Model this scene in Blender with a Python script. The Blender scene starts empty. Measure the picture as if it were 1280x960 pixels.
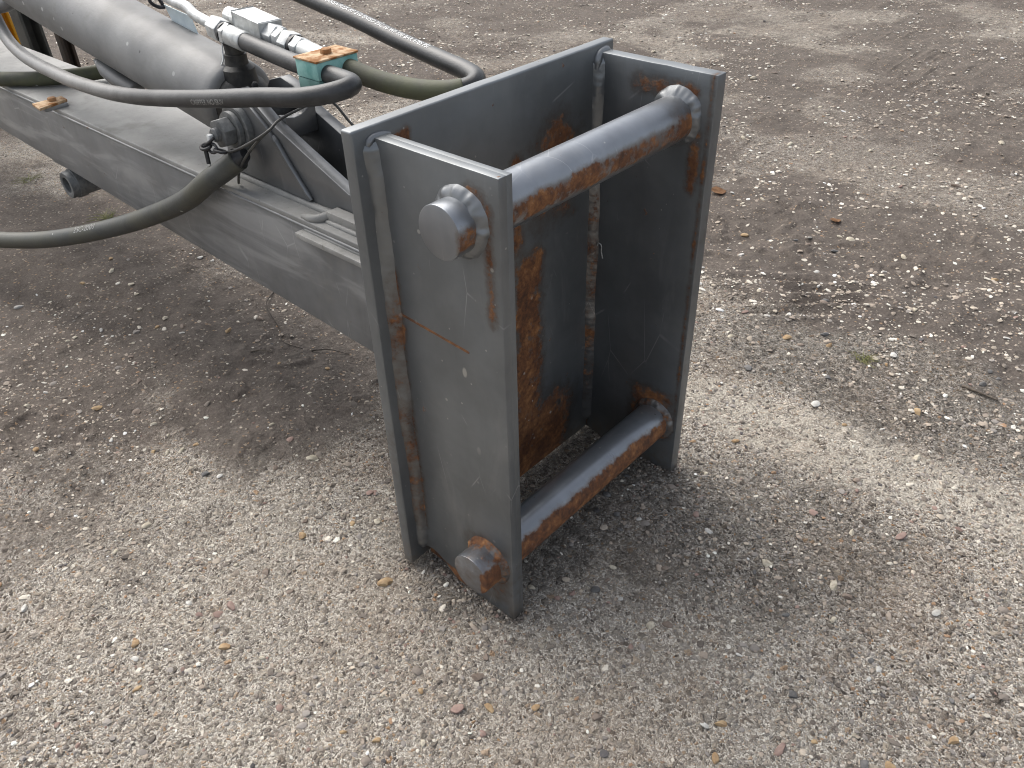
import bpy, bmesh, math, random
import numpy as np
from mathutils import Vector, Matrix

S = bpy.context.scene
COL = S.collection
random.seed(7)
rng = np.random.default_rng(11)

# ------------------------------------------------------------------ camera
cam = bpy.data.cameras.new('camera')
co = bpy.data.objects.new('camera', cam)
COL.objects.link(co)
cam.sensor_fit = 'HORIZONTAL'
cam.sensor_width = 36.0
cam.lens = 36.0 * 1034.43 / 1280.0
cam.clip_start = 0.02
cam.clip_end = 500.0
_rt = Vector((0.7463194, 0.66512665, -0.02477682))
_up = Vector((-0.38217236, 0.4587077, 0.80220417))
_fw = Vector((-0.5449327, 0.58923152, -0.59653548))
co.matrix_world = Matrix((
    (_rt.x, _up.x, -_fw.x, 0.8401),
    (_rt.y, _up.y, -_fw.y, -0.6555),
    (_rt.z, _up.z, -_fw.z, 1.1771),
    (0, 0, 0, 1)))
S.camera = co

# ------------------------------------------------------------------ world, sun, exposure
SUN_EL, SUN_AZ = 50.0, 172.0        # azimuth of the sun, degrees counter-clockwise from +x
world = bpy.data.worlds.new('World')
S.world = world
world.use_nodes = True
wn = world.node_tree
wn.nodes.clear()
sky = wn.nodes.new('ShaderNodeTexSky')
sky.sky_type = 'NISHITA'
sky.sun_disc = False
sky.sun_elevation = math.radians(SUN_EL)
sky.sun_rotation = math.radians(90.0 - SUN_AZ)
sky.air_density = 1.0
sky.dust_density = 4.0
sky.ozone_density = 1.0
hs = wn.nodes.new('ShaderNodeHueSaturation')
hs.inputs['Saturation'].default_value = 0.4
bgn = wn.nodes.new('ShaderNodeBackground')
bgn.inputs['Strength'].default_value = 0.125
wo = wn.nodes.new('ShaderNodeOutputWorld')
wn.links.new(sky.outputs[0], hs.inputs['Color'])
wn.links.new(hs.outputs[0], bgn.inputs[0])
wn.links.new(bgn.outputs[0], wo.inputs[0])

sl = bpy.data.lights.new('sun', 'SUN')
sl.energy = 1.25
sl.angle = math.radians(65)
sl.color = (1.0, 0.96, 0.9)
so = bpy.data.objects.new('sun', sl)
COL.objects.link(so)
_d = Vector((math.cos(math.radians(SUN_EL)) * math.cos(math.radians(SUN_AZ)),
             math.cos(math.radians(SUN_EL)) * math.sin(math.radians(SUN_AZ)),
             math.sin(math.radians(SUN_EL))))
so.rotation_euler = _d.to_track_quat('Z', 'Y').to_euler()
so.location = _d * 20
S.view_settings.view_transform = 'Standard'
S.view_settings.look = 'None'
S.view_settings.exposure = 1.0
S.view_settings.gamma = 1.0
S.view_settings.use_curve_mapping = False
S.cycles.max_bounces = 6
S.cycles.use_denoising = True
S.cycles.filter_width = 1.05

# ------------------------------------------------------------------ shader expression helper
class X:
    """a float or colour socket with operators"""
    def __init__(s, m, sock): s.m, s.k = m, sock
    def _op(s, o, op, rev=False):
        n = s.m.N('ShaderNodeMath'); n.operation = op
        a, b = (o, s) if rev else (s, o)
        s.m.put(a, n.inputs[0]); s.m.put(b, n.inputs[1])
        return X(s.m, n.outputs[0])
    def __add__(s, o): return s._op(o, 'ADD')
    __radd__ = __add__
    def __sub__(s, o): return s._op(o, 'SUBTRACT')
    def __rsub__(s, o): return s._op(o, 'SUBTRACT', True)
    def __mul__(s, o): return s._op(o, 'MULTIPLY')
    __rmul__ = __mul__
    def __truediv__(s, o): return s._op(o, 'DIVIDE')
    def abs(s): return s._op(0.0, 'ABSOLUTE')
    def max(s, o): return s._op(o, 'MAXIMUM')
    def min(s, o): return s._op(o, 'MINIMUM')
    def gt(s, o): return s._op(o, 'GREATER_THAN')
    def step(s, a, b):
        n = s.m.N('ShaderNodeMapRange'); n.interpolation_type = 'SMOOTHSTEP'; n.clamp = True
        s.m.put(s, n.inputs[0])
        lo, hi, t0, t1 = (a, b, 0.0, 1.0) if a < b else (b, a, 1.0, 0.0)
        n.inputs[1].default_value, n.inputs[2].default_value = lo, hi
        n.inputs[3].default_value, n.inputs[4].default_value = t0, t1
        return X(s.m, n.outputs[0])

class Mat:
    def __init__(s, name):
        s.mat = bpy.data.materials.new(name); s.mat.use_nodes = True
        s.nt = s.mat.node_tree; s.nt.nodes.clear()
        s.out = s.N('ShaderNodeOutputMaterial')
        s.b = s.N('ShaderNodeBsdfPrincipled')
        s.nt.links.new(s.b.outputs[0], s.out.inputs[0])
        g = s.N('ShaderNodeNewGeometry')
        s.P = g.outputs['Position']
        sp = s.N('ShaderNodeSeparateXYZ'); s.nt.links.new(s.P, sp.inputs[0])
        s.x, s.y, s.z = X(s, sp.outputs[0]), X(s, sp.outputs[1]), X(s, sp.outputs[2])
        sn = s.N('ShaderNodeSeparateXYZ'); s.nt.links.new(g.outputs['Normal'], sn.inputs[0])
        s.nx, s.ny, s.nz = X(s, sn.outputs[0]), X(s, sn.outputs[1]), X(s, sn.outputs[2])
    def N(s, t): return s.nt.nodes.new(t)
    def put(s, v, sock):
        if isinstance(v, X): s.nt.links.new(v.k, sock)
        elif hasattr(v, 'is_linked'): s.nt.links.new(v, sock)
        elif isinstance(v, (tuple, list)): sock.default_value = (*v, 1.0) if len(v) == 3 and sock.type == 'RGBA' else v
        else: sock.default_value = v
    def noise(s, scale, detail=3.0, rough=0.55, vec=None, dist=0.0):
        n = s.N('ShaderNodeTexNoise'); n.inputs['Scale'].default_value = scale
        n.inputs['Detail'].default_value = detail; n.inputs['Roughness'].default_value = rough
        n.inputs['Distortion'].default_value = dist
        s.nt.links.new(vec if vec is not None else s.P, n.inputs['Vector'])
        return X(s, n.outputs[0])
    def stretch(s, sx, sy, sz, rot=(0, 0, 0)):
        n = s.N('ShaderNodeMapping'); n.inputs['Scale'].default_value = (sx, sy, sz)
        n.inputs['Rotation'].default_value = rot
        s.nt.links.new(s.P, n.inputs['Vector']); return n.outputs[0]
    def vor(s, scale, feature='F1', vec=None, dims='3D'):
        n = s.N('ShaderNodeTexVoronoi'); n.feature = feature; n.voronoi_dimensions = dims
        n.inputs['Scale'].default_value = scale
        s.nt.links.new(vec if vec is not None else s.P, n.inputs['Vector'])
        return n
    def mix(s, f, a, b):
        n = s.N('ShaderNodeMix'); n.data_type = 'RGBA'
        s.put(f, n.inputs[0]); s.put(a, n.inputs[6]); s.put(b, n.inputs[7])
        return X(s, n.outputs[2])
    def ramp(s, f, stops, interp='LINEAR'):
        n = s.N('ShaderNodeValToRGB'); n.color_ramp.interpolation = interp
        e = n.color_ramp.elements
        while len(e) < len(stops): e.new(0.5)
        for i, (p, c) in enumerate(stops): e[i].position = p; e[i].color = (*c, 1)
        s.put(f, n.inputs[0]); return X(s, n.outputs[0])
    def attr(s, name):
        n = s.N('ShaderNodeAttribute'); n.attribute_name = name
        return n
    def bump(s, h, dist=0.002, strength=1.0, prev=None):
        n = s.N('ShaderNodeBump'); n.inputs['Distance'].default_value = dist
        n.inputs['Strength'].default_value = strength
        s.put(h, n.inputs['Height'])
        if prev is not None: s.nt.links.new(prev, n.inputs['Normal'])
        return n.outputs[0]
    def done(s, color=None, rough=None, metal=None, normal=None, spec=None):
        if color is not None: s.put(color, s.b.inputs['Base Color'])
        if rough is not None: s.put(rough, s.b.inputs['Roughness'])
        if metal is not None: s.put(metal, s.b.inputs['Metallic'])
        if spec is not None: s.put(spec, s.b.inputs['Specular IOR Level'])
        if normal is not None: s.nt.links.new(normal, s.b.inputs['Normal'])
        return s.mat
    def zone(s, xr=None, yr=None, zr=None, soft=0.03):
        """soft box in world metres, 1 inside"""
        r = None
        for c, q in ((s.x, xr), (s.y, yr), (s.z, zr)):
            if q is None: continue
            for v, sg in ((q[0], 1), (q[1], -1)):
                if v is None: continue
                t = c.step(v - soft, v + soft) if sg > 0 else c.step(v + soft, v - soft)
                r = t if r is None else r * t
        return r

def rust_colour(m):
    n = m.noise(90, 5, 0.65)
    n2 = m.noise(22, 3)
    return m.mix(n2.step(0.38, 0.66), m.ramp(n, [(0.3, (0.045, 0.022, 0.014)), (0.55, (0.13, 0.052, 0.022)), (0.75, (0.24, 0.09, 0.03))]),
                 m.ramp(n, [(0.3, (0.09, 0.036, 0.018)), (0.52, (0.225, 0.095, 0.034)), (0.75, (0.38, 0.195, 0.08))]))

def painted_steel(name, base=(0.182, 0.193, 0.200), rough=0.44, rust=None, dust=0.12, flecks=True, gloss_var=0.08, streak=0.0, metal=0.66):
    """grey painted plate; rust(m) gives a list of (zone, strength)"""
    m = Mat(name)
    lo = tuple(c * 0.86 for c in base); hi = tuple(min(1, c * 1.15) for c in base)
    big = m.noise(6.5, 4, 0.6)
    drip = m.noise(1.0, 4, 0.6, m.stretch(26, 26, 3.2))
    col = m.mix(big.step(0.3, 0.7), lo, hi)
    col = m.mix((drip.step(0.5, 0.8)) * 0.30, col, tuple(c * 0.7 for c in base))
    du = m.noise(14, 5, 0.7).step(0.45, 0.75) * dust
    col = m.mix(du, col, (0.26, 0.245, 0.21))
    if streak:
        st = m.noise(1.0, 4, 0.6, m.stretch(2.6, 6, 16, (0, 0.65, 0)), 0.6).step(0.46, 0.64) * streak
        col = m.mix(st, col, (0.40, 0.40, 0.395))
    sm = m.noise(1.0, 5, 0.65, m.stretch(14, 14, 4.5, (0.3, 0.4, 0.1)), 0.8).step(0.56, 0.74)
    col = m.mix(sm * 0.22, col, (0.36, 0.36, 0.355))
    # fine scratches
    sc = m.vor(1.0, 'DISTANCE_TO_EDGE', m.stretch(16, 16, 5, (0.6, 0.35, 0.2)))
    scr = X(m, sc.outputs['Distance']).step(0.012, 0.002) * m.noise(9, 2).step(0.55, 0.66)
    col = m.mix(scr * 0.4, col, (0.5, 0.5, 0.5))
    hf = m.noise(150, 4, 0.7)
    r = m.noise(60, 6, 0.65) * 0.45 + m.noise(17, 5, 0.6) * 0.55
    spots = (m.noise(34, 4, 0.6)).step(0.70, 0.745) * 0.8
    rmask = spots
    stain = None
    if rust:
        for z, k in rust(m):
            t = (r - (1.0 - z * k) + (hf - 0.5) * 0.22).step(-0.07, 0.05)
            rmask = rmask.max(t)
            t2 = (r - (1.0 - z * k) + (hf - 0.5) * 0.12).step(-0.26, 0.02) * 0.75
            stain = t2 if stain is None else stain.max(t2)
    dirt = m.z.step(0.075, 0.0) * m.noise(38, 5, 0.65).step(0.36, 0.62)
    col = m.mix(dirt * 0.75, col, (0.20, 0.168, 0.138))
    if stain is not None:
        col = m.mix(stain, col, tuple(c * q for c, q in zip(base, (0.62, 0.46, 0.36))))
    col = m.mix(rmask, col, rust_colour(m))
    if flecks:
        v = m.vor(38)
        fl = X(m, v.outputs['Distance']).step(0.15, 0.08) * X(m, v.outputs['Color']).gt(0.82)
        v3 = m.vor(1.0, 'F1', m.stretch(15, 15, 8))
        fl = fl.max(X(m, v3.outputs['Distance']).step(0.085, 0.05) * X(m, v3.outputs['Color']).gt(0.74))
        fl2 = m.vor(90)
        fl = fl.max(X(m, fl2.outputs['Distance']).step(0.16, 0.11) * X(m, fl2.outputs['Color']).gt(0.88))
        col = m.mix(fl * m.noise(5, 2).step(0.35, 0.7) * 0.7, col, (0.55, 0.54, 0.5))
    ro = (m.noise(25, 4, 0.6) * gloss_var * 2 + (rough - gloss_var)) * (1.0 - rmask) + rmask * 0.85
    h = m.noise(180, 2, 0.5) * 0.10 + m.noise(40, 3) * 0.6 + m.noise(9, 2) * 1.2 + rmask * (0.4 + m.noise(260, 3) * 1.2)
    return m.done(col, ro, (1.0 - rmask) * (1.0 - du) * metal, m.bump(h, 0.0010, 0.45), 0.5)

# ------------------------------------------------------------------ mesh helpers
def newobj(name, me, mat, parent=None, smooth=None):
    o = bpy.data.objects.new(name, me)
    if mat is not None and len(me.materials) == 0: me.materials.append(mat)
    COL.objects.link(o)
    if parent is not None:
        o.parent = parent
        w = parent
        off = Vector((0, 0, 0))
        while w is not None:
            off += w.location; w = w.parent
        o.location = -off                       # meshes are written in world metres
    if smooth is not None:
        me.shade_smooth()
        if smooth < 180:
            me.set_sharp_from_angle(angle=math.radians(smooth))
    return o

def tag(o, label=None, cat=None, group=None, kind=None):
    if label: o['label'] = label
    if cat: o['category'] = cat
    if group: o['group'] = group
    if kind: o['kind'] = kind
    return o

def thing(name, loc, label, cat, group=None):
    o = bpy.data.objects.new(name, None)
    o.empty_display_size = 0.05
    COL.objects.link(o); o.location = loc
    return tag(o, label, cat, group)

def me_from(v, f, name='mesh'):
    me = bpy.data.meshes.new(name)
    me.from_pydata([tuple(a) for a in v], [], f)
    me.update(); return me

def bm_mesh(bm, name='mesh'):
    bmesh.ops.recalc_face_normals(bm, faces=bm.faces)
    me = bpy.data.meshes.new(name); bm.to_mesh(me); bm.free(); return me

def bevel_all(bm, w, seg=2, ang=30):
    es = [e for e in bm.edges if len(e.link_faces) == 2 and e.calc_face_angle(0) > math.radians(ang)]
    bmesh.ops.bevel(bm, geom=es, offset=w, segments=seg, profile=0.5, affect='EDGES', clamp_overlap=True)

def jitter(bm, amp, seed=0):
    r = random.Random(seed)
    for v in bm.verts:
        v.co += Vector((r.uniform(-amp, amp), r.uniform(-amp, amp), r.uniform(-amp, amp)))

def box_me(x0, x1, y0, y1, z0, z1, bev=0.002, seg=2):
    bm = bmesh.new()
    bmesh.ops.create_cube(bm, size=1)
    for v in bm.verts:
        v.co = Vector((x0 if v.co.x < 0 else x1, y0 if v.co.y < 0 else y1, z0 if v.co.z < 0 else z1))
    if bev: bevel_all(bm, bev, seg)
    return bm_mesh(bm)

def prism_me(poly, axis, a0, a1, bev=0.0015, seg=2):
    """poly in the two other axes, extruded along axis from a0 to a1"""
    def mk(p, a):
        if axis == 'y': return (p[0], a, p[1])
        if axis == 'x': return (a, p[0], p[1])
        return (p[0], p[1], a)
    bm = bmesh.new()
    A = [bm.verts.new(mk(p, a0)) for p in poly]
    B = [bm.verts.new(mk(p, a1)) for p in poly]
    n = len(poly)
    bm.faces.new(A); bm.faces.new(B[::-1])
    for i in range(n): bm.faces.new((A[i], B[i], B[(i + 1) % n], A[(i + 1) % n]))
    bmesh.ops.recalc_face_normals(bm, faces=bm.faces)
    if bev: bevel_all(bm, bev, seg)
    return bm_mesh(bm)

def rough_poly(poly, step=0.03, amp=0.0003, seed=1, closed=True):
    r = random.Random(seed); out = []
    for i, p in enumerate(poly):
        if not closed and i == len(poly) - 1: break
        q = poly[(i + 1) % len(poly)]; L = math.hypot(q[0] - p[0], q[1] - p[1]); n = max(1, int(L / step))
        nx, nz = -(q[1] - p[1]) / L, (q[0] - p[0]) / L
        for k in range(n):
            t = (k + (r.uniform(-0.3, 0.3) if k else 0)) / n; d = r.uniform(-amp, amp) * (2.2 if r.random() < 0.08 else 1)
            out.append((p[0] + (q[0] - p[0]) * t + nx * d, p[1] + (q[1] - p[1]) * t + nz * d))
    return out

def frame(axis):
    a = Vector(axis).normalized()
    u = Vector((0, 0, 1)) - a * a.z
    if u.length < 1e-3: u = Vector((1, 0, 0)) - a * a.x
    u.normalize(); return a, u, a.cross(u)

def lathe_me(origin, axis, prof, seg=32, closed=True, jit=0.0, seed=1):
    """prof = [(along, radius)...]"""
    a, u, w = frame(axis); o = Vector(origin); r = random.Random(seed)
    v, f = [], []
    for (t, ra) in prof:
        for k in range(seg):
            an = 2 * math.pi * k / seg
            rr = ra * (1 + r.uniform(-jit, jit))
            v.append(o + a * t + (u * math.cos(an) + w * math.sin(an)) * rr)
    for i in range(len(prof) - 1):
        for k in range(seg):
            k2 = (k + 1) % seg
            f.append((i * seg + k, i * seg + k2, (i + 1) * seg + k2, (i + 1) * seg + k))
    if closed:
        f.append(tuple(range(seg))[::-1])
        f.append(tuple(range((len(prof) - 1) * seg, len(prof) * seg)))
    bm = bmesh.new(); m = me_from(v, f); bm.from_mesh(m); bpy.data.meshes.remove(m)
    return bm_mesh(bm)

def hex_me(origin, axis, length, r, bev=0.0015, turn=0.0):
    a, u, w = frame(axis); o = Vector(origin)
    bm = bmesh.new(); A, B = [], []
    for k in range(6):
        an = math.pi / 3 * k + turn
        d = (u * math.cos(an) + w * math.sin(an)) * r
        A.append(bm.verts.new(o + d)); B.append(bm.verts.new(o + a * length + d))
    bm.faces.new(A); bm.faces.new(B[::-1])
    for k in range(6): bm.faces.new((A[k], B[k], B[(k + 1) % 6], A[(k + 1) % 6]))
    bmesh.ops.recalc_face_normals(bm, faces=bm.faces)
    bevel_all(bm, bev, 2)
    return bm_mesh(bm)

def spline(pts, n=12):
    P = [Vector(p) for p in pts]
    P = [P[0] * 2 - P[1]] + P + [P[-1] * 2 - P[-2]]
    out = []
    for i in range(1, len(P) - 2):
        p0, p1, p2, p3 = P[i - 1], P[i], P[i + 1], P[i + 2]
        # centripetal Catmull-Rom
        t0 = 0.0; t1 = t0 + max((p1 - p0).length, 1e-5) ** 0.5
        t2 = t1 + max((p2 - p1).length, 1e-5) ** 0.5; t3 = t2 + max((p3 - p2).length, 1e-5) ** 0.5
        for k in range(n):
            t = t1 + (t2 - t1) * k / n
            a1 = p0 * ((t1 - t) / (t1 - t0)) + p1 * ((t - t0) / (t1 - t0))
            a2 = p1 * ((t2 - t) / (t2 - t1)) + p2 * ((t - t1) / (t2 - t1))
            a3 = p2 * ((t3 - t) / (t3 - t2)) + p3 * ((t - t2) / (t3 - t2))
            b1 = a1 * ((t2 - t) / (t2 - t0)) + a2 * ((t - t0) / (t2 - t0))
            b2 = a2 * ((t3 - t) / (t3 - t1)) + a3 * ((t - t1) / (t3 - t1))
            out.append(b1 * ((t2 - t) / (t2 - t1)) + b2 * ((t - t1) / (t2 - t1)))
    out.append(P[-2].copy()); return out

def frames_along(path):
    fr = []
    u = None
    for i, p in enumerate(path):
        t = (path[min(i + 1, len(path) - 1)] - path[max(i - 1, 0)]).normalized()
        if u is None: _, u, _ = frame(t)
        else:
            u = u - t * u.dot(t); u.normalize()
        fr.append((t, u.copy(), t.cross(u)))
    return fr

def tube_me(path, rad, seg=16, lump=0.0, seed=0):
    """rad: number or f(i, n)"""
    r = random.Random(seed); fr = frames_along(path); v, f = [], []
    n = len(path)
    for i, (p, (t, u, w)) in enumerate(zip(path, fr)):
        ra = rad(i, n) if callable(rad) else rad
        for k in range(seg):
            an = 2 * math.pi * k / seg
            q = ra * (1 + r.uniform(-lump, lump))
            v.append(p + (u * math.cos(an) + w * math.sin(an)) * q)
    for i in range(n - 1):
        for k in range(seg):
            k2 = (k + 1) % seg
            f.append((i * seg + k, i * seg + k2, (i + 1) * seg + k2, (i + 1) * seg + k))
    f.append(tuple(range(seg))[::-1]); f.append(tuple(range((n - 1) * seg, n * seg)))
    bm = bmesh.new(); m = me_from(v, f); bm.from_mesh(m); bpy.data.meshes.remove(m)
    return bm_mesh(bm)

def weld_path(p0, p1, step=0.004):
    a, b = Vector(p0), Vector(p1); n = max(4, int((b - a).length / step))
    return [a.lerp(b, i / n) for i in range(n + 1)]

def weld_me(path, r, seed=0, ripple=0.12):
    rr = random.Random(seed); k = [rr.uniform(-1, 1) for _ in range(400)]
    def sn(t):
        i = int(math.floor(t)); f = t - i; f = f * f * (3 - 2 * f)
        return k[i % 400] * (1 - f) + k[(i + 1) % 400] * f
    def rad(i, n):
        w = 1 + ripple * (0.45 * sn(i * 0.22) + 0.75 * sn(i * 0.07 + 50))
        e = min(1, (i + 1) / 4, (n - i) / 4)
        return r * w * (0.45 + 0.55 * e)
    return tube_me(path, rad, 12, 0.025, seed)

def ring_weld_me(c, axis, R, r, seed=0, a0=0.0, a1=2 * math.pi, grow=None):
    a, u, w = frame(axis); c = Vector(c); n = int(110 * (a1 - a0) / 6.28)
    path = [c + (u * math.cos(a0 + (a1 - a0) * i / n) + w * math.sin(a0 + (a1 - a0) * i / n)) * R for i in range(n + 1)]
    rr = random.Random(seed + 900)
    path = [p + a * rr.uniform(-0.0006, 0.0006) + (p - c).normalized() * rr.uniform(-0.0008, 0.0008) for p in path]
    return weld_me(path, r, seed, 0.28)

def wnoise(seed):
    r = random.Random(seed); k = [r.uniform(-1, 1) for _ in range(512)]
    def f(t):
        i = int(math.floor(t)); q = t - i; q = q * q * (3 - 2 * q)
        return k[i % 512] * (1 - q) + k[(i + 1) % 512] * q
    return f
def fillet_me(corner, da, db, z0, z1, w, seed=0):
    """vertical seam: a shallow convex strip from one plate face to the other, rippled"""
    n1, n2, n3 = wnoise(seed), wnoise(seed + 1), wnoise(seed + 2)
    da, db = Vector(da), Vector(db); c0 = Vector((corner[0], corner[1], 0)); n = int((z1 - z0) / 0.0025); v, f = [], []
    for i in range(n + 1):
        z = z0 + (z1 - z0) * i / n
        e = min(1.0, (i + 1) / 5, (n - i + 1) / 5)
        wa = w * (1 + 0.16 * n1(i * 0.05) + 0.04 * n1(i * 0.21 + 90)) * (0.5 + 0.5 * e)
        wb = w * (1 + 0.16 * n2(i * 0.05) + 0.04 * n2(i * 0.21 + 90)) * (0.5 + 0.5 * e)
        cv = 0.10 + 0.06 * n3(i * 0.07) + 0.012 * math.sin(i * 1.15 + 1.5 * n3(i * 0.04))
        for k in range(7):
            t = k / 6
            p = da * (wa * (1 - t)) + db * (wb * t)
            p = p + (da + db) * (w * cv * math.sin(math.pi * t))
            dz = -0.0022 * math.sin(math.pi * t)
            v.append(c0 + p - (da + db) * 0.0006 + Vector((0, 0, z + dz)))
        v.append(c0 - (da + db) * 0.002 + Vector((0, 0, z)))
    m = 8
    for i in range(n):
        for k in range(m):
            k2 = (k + 1) % m
            f.append((i * m + k, i * m + k2, (i + 1) * m + k2, (i + 1) * m + k))
    f.append(tuple(range(m))[::-1]); f.append(tuple(range(n * m, (n + 1) * m)))
    me = me_from(v, f); bm = bmesh.new(); bm.from_mesh(me); bpy.data.meshes.remove(me); return bm_mesh(bm)
def ring_fillet_me(c, out, R, wr, wh, seed=0, heavy=None):
    """weld between a bar of radius R and a plate; out = direction away from the plate; heavy = (angle, extra)"""
    n1, n2, n3 = wnoise(seed), wnoise(seed + 5), wnoise(seed + 9)
    a, u, w = frame(out); c = Vector(c); n = 132; m = 8; v, f = [], []
    for i in range(n):
        an = 2 * math.pi * i / n; d = u * math.cos(an) + w * math.sin(an)
        hv = 1.0
        if heavy: hv += heavy[1] * max(0.0, math.cos(an - heavy[0])) ** 1.5
        cyc = 0.5 + 0.5 * math.cos(an)          # close the noise at the seam
        rr = wr * hv * (1 + 0.20 * n1(i * 0.10) * (1 - abs(i / n - 0.5) * 2) + 0.10 * n1(abs(i - n / 2) * 0.24 + 70))
        hh = wh * (1 + 0.15 * n2(abs(i - n / 2) * 0.15))
        cv = 0.12 + 0.10 * n3(abs(i - n / 2) * 0.22) + 0.02 * math.sin(i * 1.1)
        for k in range(m - 1):
            t = k / (m - 2)
            p = d * (R - 0.0004 + rr * (1 - t)) + a * (hh * t) + (d + a) * (min(wr, wh) * cv * math.sin(math.pi * t))
            v.append(c + p - a * 0.0006 * (1 - t))
        v.append(c + d * (R - 0.003) - a * 0.002)
    for i in range(n):
        i2 = (i + 1) % n
        for k in range(m):
            k2 = (k + 1) % m
            f.append((i * m + k, i * m + k2, i2 * m + k2, i2 * m + k))
    me = me_from(v, f); bm = bmesh.new(); bm.from_mesh(me); bpy.data.meshes.remove(me); return bm_mesh(bm)

def text_me(body, path, radius, angle, size, start, flip=False):
    """lettering laid on a hose: flat print a hair above the rubber"""
    cu = bpy.data.curves.new('lettering', 'FONT'); cu.body = body; cu.size = size
    cu.space_character = 1.05
    t = bpy.data.objects.new('lettering_source', cu); COL.objects.link(t)
    dg = bpy.context.evaluated_depsgraph_get()
    me = bpy.data.meshes.new_from_object(t.evaluated_get(dg))
    bpy.data.objects.remove(t); bpy.data.curves.remove(cu)
    bm = bmesh.new(); bm.from_mesh(me)
    for _ in range(1): bmesh.ops.subdivide_edges(bm, edges=[e for e in bm.edges if e.calc_length() > size * 0.25], cuts=1)
    bm.to_mesh(me); bm.free()
    L = [0.0]
    for i in range(1, len(path)): L.append(L[-1] + (path[i] - path[i - 1]).length)
    fr = [frame((path[min(i + 1, len(path) - 1)] - path[max(i - 1, 0)])) for i in range(len(path))]
    for v in me.vertices:
        s = start + v.co.x; i = 0
        while i < len(L) - 2 and L[i + 1] < s: i += 1
        k = min(1, max(0, (s - L[i]) / max(1e-6, L[i + 1] - L[i])))
        c = path[i].lerp(path[i + 1], k)
        u = fr[i][1].lerp(fr[i + 1][1], k).normalized(); w = fr[i][2].lerp(fr[i + 1][2], k).normalized()
        an = angle + (v.co.y / radius) * (-1 if flip else 1)
        v.co = c + (u * math.cos(an) + w * math.sin(an)) * (radius + 0.0006)
    me.update(); return me

# ------------------------------------------------------------------ noise for the ground (numpy)
def hash2(ix, iy, seed):
    h = (ix.astype(np.int64) * 374761393 + iy.astype(np.int64) * 668265263 + seed * 974634777) & 0xFFFFFFFF
    h = ((h ^ (h >> 13)) * 1274126177) & 0xFFFFFFFF
    return ((h ^ (h >> 16)) & 0xFFFF) / 65535.0
def vnoise(x, y, seed):
    ix, iy = np.floor(x), np.floor(y); fx, fy = x - ix, y - iy
    fx = fx * fx * (3 - 2 * fx); fy = fy * fy * (3 - 2 * fy)
    a = hash2(ix, iy, seed); b = hash2(ix + 1, iy, seed); c = hash2(ix, iy + 1, seed); d = hash2(ix + 1, iy + 1, seed)
    return (a * (1 - fx) + b * fx) * (1 - fy) + (c * (1 - fx) + d * fx) * fy
def fbm(x, y, f, seed, octv=4, gain=0.5):
    s, a, t = 0, 1.0, 0
    for i in range(octv):
        ca, sa = math.cos(i * 0.7 + 0.3), math.sin(i * 0.7 + 0.3)
        s = s + a * vnoise((x * ca - y * sa) * f + 17.3 * i, (x * sa + y * ca) * f - 9.1 * i, seed + i); t += a; a *= gain; f *= 2.03
    return s / t
def sstep(v, a, b):
    t = np.clip((v - a) / (b - a), 0, 1); return t * t * (3 - 2 * t)
def blob(x, y, cx, cy, rx, ry, rot=0.0):
    c, s = math.cos(math.radians(rot)), math.sin(math.radians(rot))
    u = ((x - cx) * c + (y - cy) * s) / rx; v = (-(x - cx) * s + (y - cy) * c) / ry
    return 1 - np.sqrt(u * u + v * v)               # 1 at the centre, 0 at the rim

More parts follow.
